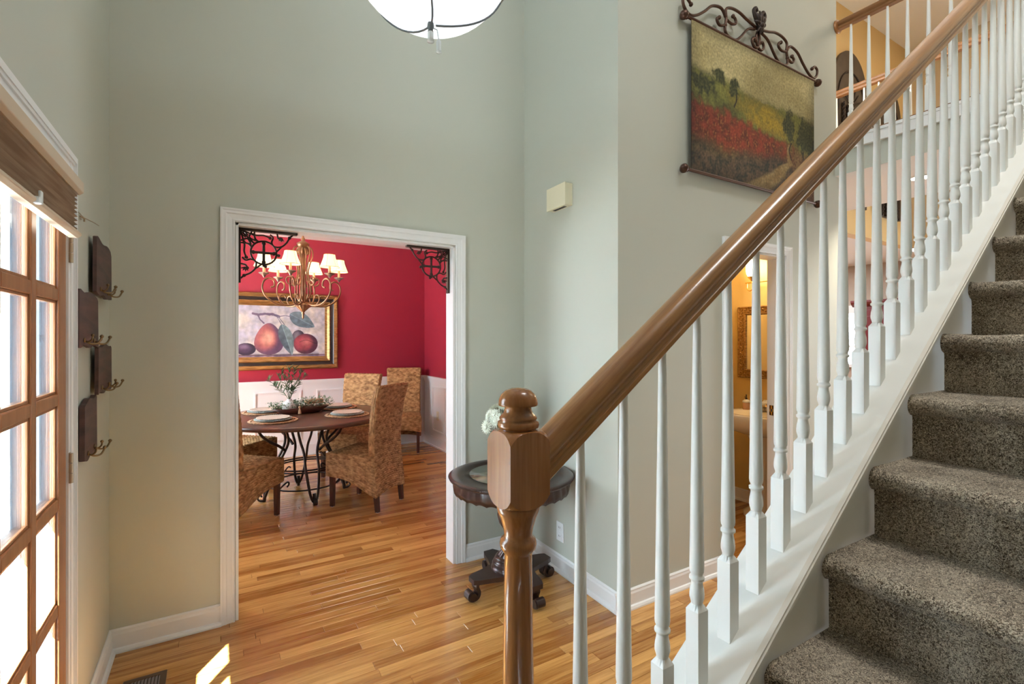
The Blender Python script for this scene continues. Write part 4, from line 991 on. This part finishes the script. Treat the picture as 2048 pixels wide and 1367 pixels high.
for k in range(34):
    ph = rg.uniform(0, 2 * pi); el = R(rg.uniform(5, 85)); d = Vector((cos(ph) * cos(el), sin(ph) * cos(el), sin(el))); c = Vector((0, 0, .30)) + Vector((d.x * .095, d.y * .095, d.z * .075))
    if k == 0: d = Vector((-.9, -.1, .1)); c = Vector((-.118, -.01, .275))
    o = bpy.data.objects.new('flower_head', fm); COL.objects.link(o); o.parent = fv; o.location = c; o.rotation_euler = d.to_track_quat('Z', 'Y').to_euler(); heads.append(c); s_ = rg.uniform(1.1, 1.45); o.scale = (s_,) * 3
stm = MB()
for c in heads: stm.tube(smooth_path([(c.x * .15, c.y * .15, .01), (c.x * .3, c.y * .3, .16), (c.x * .97, c.y * .97, c.z - .004)], 4), .0022, 5)
stm.build('stems', 'stem', fv)['kind'] = 'stuff'
def leaf_mesh(L, w_, fold=.25, nm='leaf', mm='leaf', curl=.15):
    mb = MB(); n = 6; vs = []
    for i in range(n + 1):
        t = i / n; ww = w_ * sin(pi * min(1, t * .92 + .04)) ** .8; z = -curl * L * t * t
        vs += [(-ww / 2, L * t, z + fold * ww), (0, L * t, z), (ww / 2, L * t, z + fold * ww)]
    fs = []
    for i in range(n): a = i * 3; fs += [(a, a + 1, a + 4, a + 3), (a + 1, a + 2, a + 5, a + 4)]
    mb.add(vs, fs, True); me = mb.mesh(nm); me.materials.append(M[mm]); return me
lfm = leaf_mesh(.07, .012)
for k in range(9):
    a = rg.uniform(0, 2 * pi); o = bpy.data.objects.new('leaf', lfm); COL.objects.link(o); o.parent = fv; o.location = (.03 * cos(a), .03 * sin(a), .20 + .03 * rg.random()); o.rotation_euler = (R(rg.uniform(-10, 40)), 0, a - pi / 2)
for a in (R(165), R(195), R(210)):
    o = bpy.data.objects.new('leaf', lfm); COL.objects.link(o); o.parent = fv; o.location = (.04 * cos(a), .04 * sin(a), .195); o.rotation_euler = (R(5), 0, a - pi / 2)

# ================================================================== DINING FURNITURE
def weave_disp(s, t, p=.0190, q=.034):
    r = t / p; i = ffloor(r); f = r - i; sg = 1 if i % 2 else -1
    rope = abs(sin(pi * f)) ** .7; tw = abs(sin(pi * (s / q + .45 * i + sg * (f - .5) * .9))) ** .8
    return .0105 * (rope * (.35 + .65 * tw)) + .0007 * noise.noise(Vector((s * 60, t * 60, i)))
def woven_grid(mb, fn, su, sv, res=.0046, flip=False, trim=None, swap=False):
    """fn(u in 0..1, v in 0..1) -> (pos, normal); weave laid on length su (along rows) x sv"""
    nu, nv = max(2, int(su / res)), max(2, int(sv / res)); vs = []
    for j in range(nv + 1):
        for i in range(nu + 1):
            u, v = i / nu, j / nv; p, n = fn(u, v)
            s, t = (u * su, v * sv) if not swap else (v * sv, u * su)
            e = min(u * su, (1 - u) * su, v * sv, (1 - v) * sv); k = min(1, e / .006)
            vs.append(tuple(Vector(p) + Vector(n) * weave_disp(s, t) * k))
            r_ = t / .0190; i_ = ffloor(r_); c_ = ffloor(s / .034 + .45 * i_ + (1 if i_ % 2 else -1) * (r_ - i_ - .5) * .9)
            mb.tone[len(mb.v) + len(vs) - 1] = ((i_ * 73856093 ^ c_ * 19349663) % 1013) / 1013
    W = nu + 1; fs = [(j * W + i, j * W + i + 1, (j + 1) * W + i + 1, (j + 1) * W + i) for j in range(nv) for i in range(nu)]
    mb.add(vs, fs, True)
def make_chair():
    t = thing('dining_chair', 'x', 'chair')
    hwf = lambda z: interp([(.10, .215), (.45, .205), (.7, .200), (1.04, .218)], z)
    yr = lambda z: interp([(.10, -.262), (.20, -.258), (.32, -.246), (.45, -.232), (.6, -.228), (.75, -.240), (.9, -.266), (1.04, -.305)], z)
    yf = lambda z: yr(z) + .050
    ZS, ZTOP = .462, 1.035
    def nrm_r(z): d = (yr(z + .01) - yr(z - .01)) / .02; v = Vector((0, -1, d)); return v.normalized()
    b = MB()
    # rear face (arched bottom), front face, sides, top of the backrest
    zb = lambda u: .125 + .030 * sin(pi * u)
    woven_grid(b, lambda u, v: (((2 * u - 1) * hwf(zb(u) + (ZTOP - zb(u)) * v), yr(zb(u) + (ZTOP - zb(u)) * v), zb(u) + (ZTOP - zb(u)) * v), nrm_r(zb(u) + (ZTOP - zb(u)) * v)), .43, .93)
    woven_grid(b, lambda u, v: (((2 * u - 1) * hwf(ZS - .01 + (ZTOP - ZS + .01) * v), yf(ZS - .01 + (ZTOP - ZS + .01) * v), ZS - .01 + (ZTOP - ZS + .01) * v), (0, 1, 0)), .43, .58)
    for s in (-1, 1):
        woven_grid(b, lambda u, v: ((s * hwf(ZS + (ZTOP - ZS) * u), yr(ZS + (ZTOP - ZS) * u) + .050 * v, ZS + (ZTOP - ZS) * u), (s, 0, 0)), .58, .05)
    woven_grid(b, lambda u, v: (((2 * u - 1) * hwf(ZTOP), yr(ZTOP) + .050 * v, ZTOP), (0, 0, 1)), .43, .05)
    b.build('woven_backrest', 'seagrass', t)
    # seat with aprons
    c = MB(); YFR = .228
    wseat = lambda y: .205 + .012 * (y + .23) / .46
    zt = lambda u, v: ZS + .010 * sin(pi * u) * sin(pi * min(1, v * 1.1))
    woven_grid(c, lambda u, v: (((2 * u - 1) * wseat(yf(ZS) + (YFR - yf(ZS)) * v), yf(ZS) + (YFR - yf(ZS)) * v, zt(u, v)), (0, 0, 1)), .42, .40, swap=True)
    zlow = lambda y: interp([(-.262, .128), (-.20, .150), (-.10, .200), (0, .240), (.10, .262), (.228, .270)], y)
    for s in (-1, 1):
        def side(u, v, s=s):
            y = -.262 + (YFR + .262) * u
            zl = zlow(y); z = zl + (ZS - zl) * v; yy = max(y, yr(z) + .0) if u < .001 else y
            y2 = yr(z) + (YFR - yr(z)) * u
            return ((s * (hwf(z) + (wseat(y2) - hwf(z)) * u), y2, z), (s, 0, 0))
        woven_grid(c, side, .49, .26)
    zfb = lambda u: .270 + .030 * sin(pi * u)
    woven_grid(c, lambda u, v: (((2 * u - 1) * wseat(YFR), YFR, zfb(u) + (ZS - zfb(u)) * v), (0, 1, 0)), .43, .20)
    # edge binding rolls
    for s in (-1, 1):
        c.tube([(s * wseat(YFR), YFR, .272), (s * wseat(YFR), YFR, ZS)], .008, 8)
        c.tube([(s * (hwf(.2) if y < 0 else wseat(y)), y, zlow(y) + .003) for y in [-.258 + .02 * k for k in range(25)]], .007, 6)
    c.tube([((2 * k / 16 - 1) * .212, YFR, .272 + .030 * sin(pi * k / 16)) for k in range(17)], .007, 6)
    c.box((-.19, -.215, .30), (.19, .215, .45))
    c.build('woven_seat', 'seagrass', t)
    for x, y, z0, z1, tp_ in ((-.182, .198, .0, .32, 0), (.182, .198, 0, .32, 0), (-.180, -.232, 0, .22, -.02), (.180, -.232, 0, .22, -.02)):
        lg = MB(); lg.loft([[(x + a * w_, y + tp * 1 + b_ * w_, z) for a, b_ in ((-1, -1), (1, -1), (1, 1), (-1, 1))] for z, w_, tp in ((.006, .0165, tp_), (z1, .0205, 0))], False)
        lo = lg.build('leg', 'legwood', t, .003)
        MB().lathe([(.012, 0), (.0135, .001), (.0135, .006)], (x, y + tp_, 0), 12).build('foot_glide', 'glider', lo)
    return t
chair0 = make_chair()
def place(c, x, y, dx, dy, label):
    c.location = (x, y, 0); c.rotation_euler = (0, 0, atan2(dy, dx) - pi / 2); c['label'] = label; c['group'] = 'woven seagrass dining chairs'
chairs = [(1.133, 4.333, -.63, .77, 'woven seagrass dining chair in front, back turned, at right of the round table'),
          (.170, 4.375, .707, .707, 'woven dining chair nearest the left door casing, half hidden'),
          (1.235, 5.345, -.70, -.70, 'woven dining chair behind the table at right, facing the foyer'),
          (.215, 5.345, .70, -.70, 'woven dining chair behind the table at left, seat in shadow'),
          (2.085, 6.105, -.35, -.94, 'spare woven dining chair standing in the far red corner')]
for k, (x, y, dx, dy, lb) in enumerate(chairs):
    c = chair0 if k == 0 else copy_tree(chair0); place(c, x, y, dx, dy, lb)

dt = thing('dining_table', 'round dark copper-brown dining table on scrolled iron base', 'dining table', (.725, 4.83, 0))
MB().lathe([(.001, .700), (.69, .700), (.715, .703), (.722, .712), (.722, .728), (.712, .738), (.69, .740), (.001, .740)], n=72).build('tabletop', 'tabletop', dt)
MB().lathe([(.001, .685), (.40, .685), (.40, .6995), (.001, .6995)], n=36).build('mounting_plate', 'iron', dt)
for k in range(4):
    a0 = -pi / 2 + pi / 2 * k + .05
    def pol(r, z, da=0): return (r * cos(a0 + da), r * sin(a0 + da), z)
    l_ = MB()
    for sd in (-1, 1):
        l_.tube(smooth_path([pol(.345, .03, sd * .03), pol(.325, .10, sd * .10), pol(.27, .28, sd * .20), pol(.20, .42, sd * .28), pol(.18, .52, sd * .45), pol(.21, .62, sd * .50), pol(.25, .69, sd * .40)], 5), .0115, 8)
    l_.tube(smooth_path([pol(.345, .015), pol(.375, .012), pol(.395, .03), pol(.39, .055), pol(.37, .06), pol(.365, .045)], 4), 0, flat=((0, 0, 1) if False else (-sin(a0), cos(a0), 0), .030, .012))
    l_.tube([pol(.345, .0, 0), pol(.335, .10, 0)], .014, 8)
    l_.build('leg', 'iron', dt)
    s_ = MB()
    s_.tube(smooth_path([pol(.20, .44, .4), pol(.26, .49, .42), pol(.36, .55, .45), pol(.44, .62, .46), pol(.47, .68, .46)], 5), .012, 8)
    s_.tube(smooth_path([pol(.47, .69, .46), pol(.40, .665, .46), pol(.35, .64, .46), pol(.33, .66, .46), pol(.35, .68, .46)], 4), .010, 8)
    s_.build('scroll_brace', 'iron', dt)
    s2 = MB(); da = pi / 4
    s2.tube(smooth_path([pol(.30, .13, da - .3), pol(.33, .15, da - .1), pol(.34, .19, da + .05), pol(.32, .21, da + .12), pol(.31, .19, da + .14), pol(.32, .165, da + .1)], 4), .008, 6)
    s2.tube(smooth_path([pol(.27, .28, da - .1), pol(.28, .31, da + .0), pol(.28, .33, da + .08), pol(.27, .32, da + .12)], 4), .006, 6); s2.build('small_scroll', 'iron', dt)
for r, z in ((.30, .125), (.265, .265), (.262, .285)):
    MB().tube([(r * cos(2 * pi * k / 40), r * sin(2 * pi * k / 40), z) for k in range(40)], .007, 8, True).build('stretcher_ring', 'iron', dt)

def setting(a, rr_, label, hidden=False):
    x, y = .725 + rr_ * cos(a), 4.83 + rr_ * sin(a)
    pmt = thing('placemat', 'round woven placemat under the plates, ' + label, 'placemat', (x, y, .7405), 0, 'round straw placemats')
    b = MB()
    for i in range(7): r = .02 + .022 * i; b.tube([(r * cos(2 * pi * k / 36), r * sin(2 * pi * k / 36), .004) for k in range(36)], .0125, 6, True)
    b.v = [(p[0], p[1], max(0, .004 + (p[2] - .004) * .34)) for p in b.v]; b.build('woven_disc', 'rattan', pmt)
    for ph in (0, pi): 
        m_ = MB(); m_.tube([((.180 + .010 * cos(20 * w_ + ph)) * cos(w_), (.180 + .010 * cos(20 * w_ + ph)) * sin(w_), .0062 + .0022 * sin(20 * w_ + ph)) for w_ in [2 * pi * k / 160 for k in range(160)]], .004, 5, True); m_.build('braided_edge', 'rattan', pmt)
    for nm, r, z, mm, lb in (('charger_plate', .142, .0095, 'plate_blue', 'pale blue-green plate with beaded rim under the cream one, '), ('dinner_plate', .125, .0215, 'plate_china', 'cream plate with beaded rim on top, ')):
        p = thing(nm, lb + label, 'plate', (x, y, .7405 + z), 0, 'beaded ' + nm.replace('_', ' ') + 's')
        MB().lathe([(.001, .001), (r * .6, .001), (r * .64, .0), (r * .95, .008), (r, .011), (r * .985, .0125), (r * .68, .005), (.001, .004)], n=48).build('dish', mm, p)
        bd = MB(); nb = 52
        for k in range(nb): w_ = 2 * pi * k / nb; bd.sphere((r * cos(w_), r * sin(w_), .0115), .0048, 6, 4)
        bd.build('beaded_rim', mm, p)['kind'] = 'stuff'
setting(R(-40), .405, 'front right of the table')
setting(R(-137), .405, 'front left of the table')
setting(R(40), .43, 'back right of the table')
setting(R(137), .43, 'back left of the table')

# tray with greenery, vase, parcel
ZTb = .7405
tr = thing('dough_bowl', 'long dark wooden dough bowl along the middle of the dining table', 'tray', (.700, 4.935, ZTb), R(8))
mb = MB(); rings = []
for hx, hy, z in ((.16, .05, 0), (.20, .072, .02), (.255, .092, .055), (.245, .083, .055), (.19, .062, .022), (.15, .045, .012)): rings.append([(hx * (abs(cos(a)) ** .7) * (1 if cos(a) > 0 else -1), hy * (abs(sin(a)) ** .7) * (1 if sin(a) > 0 else -1), z) for a in [2 * pi * k / 40 for k in range(40)]])
mb.loft(rings, True, True); mb.build('bowl', 'traywood', tr)
va = thing('bud_vase', 'round white ceramic vase with olive sprigs on the dining table tray', 'vase', (.595, 4.905, ZTb + .018))
MB().lathe([(.025, 0), (.045, .006), (.062, .035), (.064, .060), (.054, .086), (.030, .104), (.020, .112), (.022, .120), (.017, .120), (.014, .108), (.001, .10)], n=32).build('vessel', 'vase', va)
rg = random.Random(11); lo_ = leaf_mesh(.058, .015); tw = MB()
ends = [(-.17, .02, .20), (-.10, -.03, .24), (-.06, .06, .27), (0, 0, .30), (.05, .02, .29), (.10, -.02, .26), (.14, .04, .23), (-.03, -.05, .22), (.06, -.06, .19), (-.12, .05, .14), (.09, .07, .16)]
for e in ends:
    P = smooth_path([(0, 0, .10), (e[0] * .3, e[1] * .3, .10 + e[2] * .45), (e[0] * .75, e[1] * .75, .10 + e[2] * .8), (e[0], e[1], .10 + e[2])], 4); tw.tube(P, .0016, 5)
    for k in range(3, len(P)):
        for s in (-1, 1):
            if rg.random() < .25: continue
            o = bpy.data.objects.new('leaf', lo_); COL.objects.link(o); o.parent = va; o.location = P[k]
            d = (P[k] - P[k - 1]).normalized(); az = rg.uniform(0, 2 * pi); dd = (d * .9 + Vector((cos(az), sin(az), .1)) * .9).normalized()
            o.rotation_euler = dd.to_track_quat('Y', 'Z').to_euler(); q = rg.uniform(.6, 1.15); o.scale = (q, q, q)
tw.build('twigs', 'stem', va)
gr = thing('greenery', 'sprigs of pale eucalyptus leaves filling the dough bowl', 'greenery', (.700, 4.935, ZTb + .03), R(8)); gr['kind'] = 'stuff'
gm = MB()
for k in range(900):
    x = rg.uniform(-.27, .27); y = rg.uniform(-.105, .095); z = .012 + rg.random() * .055 * (1.4 if x > .0 else .9); a = rg.uniform(0, 2 * pi); el = rg.uniform(-.2, 1.1); L = rg.uniform(.018, .032); w_ = L * .55
    u = Vector((cos(a) * cos(el), sin(a) * cos(el), sin(el))); s = Vector((-sin(a), cos(a), 0)); p = Vector((x, y, z + .012))
    gm.add([tuple(p), tuple(p + u * L * .5 + s * w_ / 2), tuple(p + u * L), tuple(p + u * L * .5 - s * w_ / 2)], [(0, 1, 2, 3)])
gm.build('leaves', 'leaf2', gr)['kind'] = 'stuff'
pa = thing('kraft_parcel', 'tan paper roll lying in the greenery at the right of the bowl', 'parcel', (.815, 4.955, ZTb + .098), R(8))
MB().box((-.085, -.028, -.02), (.085, .028, .022)).build('paper_roll', 'kraft', pa, .012)
ts = thing('jute_tassel', 'straw-coloured jute tassel hanging over the front of the dough bowl', 'tassel', (.672, 4.838, ZTb + .065))
MB().sphere((0, 0, 0), .012).build('knot', 'kraft', ts); 
tm = MB()
for k in range(14): a = 2 * pi * k / 14; tm.tube([(0, -.004, -.004), (.008 * cos(a), -.006 + .008 * sin(a), -.03), (.012 * cos(a), -.012 + .010 * sin(a), -.058)], .003, 5)
tm.build('strands', 'kraft', ts)

# ------------------------------------------------------------------ framed fruit art
fa_ = thing('framed_art', 'large gold and black framed picture of a pear, plums and leaves', 'picture', (.625, 6.499, 1.518))
FW, FH = .722, .458
def loftX(prof, mm, nm, W=FW, H=FH):
    mb = MB(); rings = []
    for sx, sz in ((-1, -1), (1, -1), (1, 1), (-1, 1)): rings.append([(sx * (W - u), -d, sz * (H - u)) for u, d in prof])
    mb.loft(rings, False, False, True); return mb.build(nm, mm, fa_)
loftX([(0, 0), (0, .035), (.008, .050), (.018, .054), (.030, .050), (.050, .044), (.050, 0)], 'goldleaf', 'outer_frame')
loftX([(.050, .005), (.050, .043), (.060, .036), (.085, .030), (.092, .036), (.092, .005)], 'black', 'frame_cove')
loftX([(.092, .005), (.092, .037), (.102, .040), (.112, .034), (.130, .024), (.140, .022), (.154, .018), (.154, .005)], 'goldleaf', 'inner_frame')
def fruit(u, v):
    X_ = .625 + (u - .5) * 2 * (FW - .154); Z_ = 1.518 + (v - .5) * 2 * (FH - .154)
    n1 = nz(X_, Z_, 6, 4); n2 = nz(X_, Z_, 26, 5)
    c = lerp((.42, .42, .50), (.60, .56, .50), .5 + n1 * .9 + n2 * .4)
    if Z_ < 1.238: c = lerp((.13, .10, .17), (.26, .20, .26), .5 + n1 + n2)
    if abs(Z_ - 1.240) < .006: c = (.16, .10, .14)
    def ell(cx, cz, rx, rz, e=0): 
        dx = (X_ - cx) / (rx * (1 - e * (Z_ - cz) / rz)); return hypot(dx, (Z_ - cz) / rz), dx, (Z_ - cz) / rz
    def ball(c, el, base, dark, hi, hx=-.25, hz=.35):
        d, dx, dz = el
        if d < 1:
            k = lerp(base, dark, sst(.35, 1.0, d + .35 * dx - .15 * dz)); k = lerp(k, hi, sst(.65, .05, hypot(dx - hx, dz - hz))); return k
        return c
    if abs(Z_ - 1.245) < .012 and .2 < X_ < 1.12: c = tuple(q * .55 for q in c)
    # dark plum left
    c = ball(c, ell(.325, 1.312, .102, .070), (.055, .030, .075), (.015, .010, .028), (.17, .12, .20), -.2, .4)
    # pear
    c = ball(c, ell(.565, 1.43, .150, .185, .30), (.42, .13, .12), (.085, .045, .10), (.62, .34, .25), -.10, .05)
    # hidden fruit behind leaf
    c = ball(c, ell(.885, 1.44, .075, .095), (.09, .09, .13), (.03, .03, .05), (.16, .16, .2))
    # red plum right
    c = ball(c, ell(.968, 1.370, .138, .122), (.27, .045, .065), (.06, .018, .04), (.42, .14, .14), .05, .15)
    if hypot((X_ - .968) / .138, (Z_ - 1.37) / .122) < 1 and abs(Z_ - 1.395 - .02 * cos((X_ - .968) * 25)) < .006 and X_ > .9: c = tuple(q * .55 for q in c)
    def leaf(c, x0, z0, x1, z1, w_, col, col2):
        dx, dz = x1 - x0, z1 - z0; L = hypot(dx, dz); t = ((X_ - x0) * dx + (Z_ - z0) * dz) / L / L; s = ((X_ - x0) * dz - (Z_ - z0) * dx) / L
        if 0 < t < 1 and abs(s) < w_ * sin(pi * t ** .75) ** .8:
            k = col if s > 0 else col2
            if abs(s) < .004: k = tuple(q * 1.6 for q in k)
            return lerp(k, tuple(q * .6 for q in k), .5 + n2)
        return c
    c = leaf(c, .79, 1.725, 1.07, 1.575, .085, (.10, .16, .21), (.14, .21, .25))
    c = leaf(c, .70, 1.60, .815, 1.235, .075, (.09, .14, .18), (.19, .29, .32))
    def seg(c, p, q, w_, col):
        dx, dz = q[0] - p[0], q[1] - p[1]; L2 = dx * dx + dz * dz; t = max(0, min(1, ((X_ - p[0]) * dx + (Z_ - p[1]) * dz) / L2)); d = hypot(X_ - p[0] - t * dx, Z_ - p[1] - t * dz)
        return col if d < w_ * (1 + .5 * n2) else c
    br_ = [(.395, 1.722), (.455, 1.712), (.52, 1.722), (.61, 1.718), (.67, 1.690)]
    for p, q in zip(br_, br_[1:]): c = seg(c, p, q, .013, (.11, .085, .15))
    for p, q in (((.445, 1.712), (.470, 1.655)), ((.47, 1.655), (.51, 1.615))): c = seg(c, p, q, .010, (.10, .08, .14))
    for p, q in (((.66, 1.695), (.73, 1.60)), ((.65, 1.69), (.70, 1.60)), ((.67, 1.695), (.74, 1.705)), ((.74, 1.705), (.80, 1.695))): c = seg(c, p, q, .004, (.12, .11, .17))
    return c
pm = print_mesh('printed_canvas', 2 * (FW - .154) + .01, 2 * (FH - .154) + .01, 380, 220, fruit, 'print', fa_); pm.location = (0, -.016, 0)

# ------------------------------------------------------------------ chandelier
cd = thing('chandelier', 'bronze six-arm chandelier with lit cream shades above the dining table', 'chandelier', (.700, 4.83, 1.615))
MB().lathe([(.001, -.005), (.006, .0), (.010, .015), (.008, .035), (.014, .045), (.010, .055), (.022, .070), (.040, .088), (.062, .108), (.066, .122), (.058, .134), (.035, .142), (.022, .150)], n=48, flute=(12, .05)).build('bottom_finial', 'copper', cd)
MB().lathe([(.018, .15), (.014, .20), (.016, .25), (.013, .30), (.015, .45), (.019, .58), (.016, .62), (.030, .640), (.048, .655), (.052, .672), (.055, .685), (.030, .700), (.014, .71), (.020, .725), (.012, .740), (.006, .760), (.001, .765)], n=20).build('centre_column', 'copper', cd)
MB().tube([(0, 0, .76), (0, 0, ZC - 1.615 - .02)], .007, 8).build('chain', 'copper', cd)
MB().lathe([(.065, ZC - 1.615 - .022), (.065, ZC - 1.615 - .001), (.001, ZC - 1.615 - .0005)], n=20).build('ceiling_canopy', 'copper', cd)
lv = MB()
for k in range(10):
    a = 2 * pi * k / 10; lv.tube([(.030 * cos(a), .030 * sin(a), .64), (.048 * cos(a), .048 * sin(a), .62), (.052 * cos(a), .052 * sin(a), .60), (.040 * cos(a), .040 * sin(a), .585)], [.012, .012, .010, .003], 6)
    lv.tube([(.020 * cos(a), .020 * sin(a), .145), (.034 * cos(a), .034 * sin(a), .165), (.040 * cos(a), .040 * sin(a), .19), (.034 * cos(a), .034 * sin(a), .205)], [.010, .010, .008, .002], 6)
lv.build('leaf_clusters', 'copper', cd)
for k in range(6):
    a = R(60 * k + 4); 
    def pc(r, z): return (r * cos(a), r * sin(a), z)
    am = MB(); RA = .322
    am.tube(smooth_path([pc(.020, .155), pc(.06, .135), pc(.13, .115), pc(.22, .125), pc(.30, .18), pc(.335, .25), pc(.325, .32), pc(.285, .350), pc(.245, .33), pc(.24, .285), pc(.268, .27)], 5), .0075, 8)
    am.tube(smooth_path([pc(.13, .117), pc(.17, .125), pc(.20, .165), pc(.185, .205), pc(.155, .205), pc(.145, .180)], 5), .006, 8)
    ao = am.build('arm', 'copper', cd)
    cg = MB(); cg.tube(smooth_path([pc(.03, .16), pc(.065, .22), pc(.060, .33), pc(.045, .42), pc(.06, .50), pc(.085, .58), pc(.075, .64), pc(.045, .655)], 5), .0065, 8)
    cg.tube(smooth_path([pc(.062, .34), pc(.10, .30), pc(.135, .32), pc(.14, .36), pc(.11, .375), pc(.10, .35)], 5), .0055, 8); cg.build('cage_scroll', 'copper', cd)
    cu = MB(); cu.lathe([(.004, .352), (.010, .362), (.018, .375), (.040, .388), (.043, .394), (.036, .396), (.012, .394)], pc(RA, 0)[:2] + (0,), 24, flute=(12, .06)); cu.build('bobeche', 'silverleaf', cd)
    MB().lathe([(.0115, .394), (.0115, .455)], pc(RA, 0)[:2] + (0,), 12).build('candle_sleeve', 'candle', cd)
    s = MB(); ns = 24; cxy = pc(RA, 0)[:2]
    prof = [(.083, .448), (.074, .468), (.062, .500), (.052, .530), (.047, .560)]
    rings = [[(cxy[0] + r * (1 - .02 * abs(sin(3 * w_))) * cos(w_), cxy[1] + r * (1 - .02 * abs(sin(3 * w_))) * sin(w_), z) for w_ in [2 * pi * j / ns for j in range(ns)]] for r, z in prof]
    s.loft(rings, True, False); so = s.build('lamp_shade', 'shade', cd)
    e = MB(); e.tube([(cxy[0] + .083 * cos(w_), cxy[1] + .083 * sin(w_), .448) for w_ in [2 * pi * j / 24 for j in range(24)]], .0022, 5, True); e.tube([(cxy[0] + .047 * cos(w_), cxy[1] + .047 * sin(w_), .560) for w_ in [2 * pi * j / 24 for j in range(24)]], .002, 5, True)
    for q in range(6): w_ = 2 * pi * q / 6; e.tube([(cxy[0] + (r + .001) * cos(w_), cxy[1] + (r + .001) * sin(w_), z) for r, z in prof], .0012, 4)
    e.build('piping', 'shade_trim', so)
light('chandelier_lamp', 'POINT', (.70, 4.83, 2.25), 11, (1, .72, .42), .25)
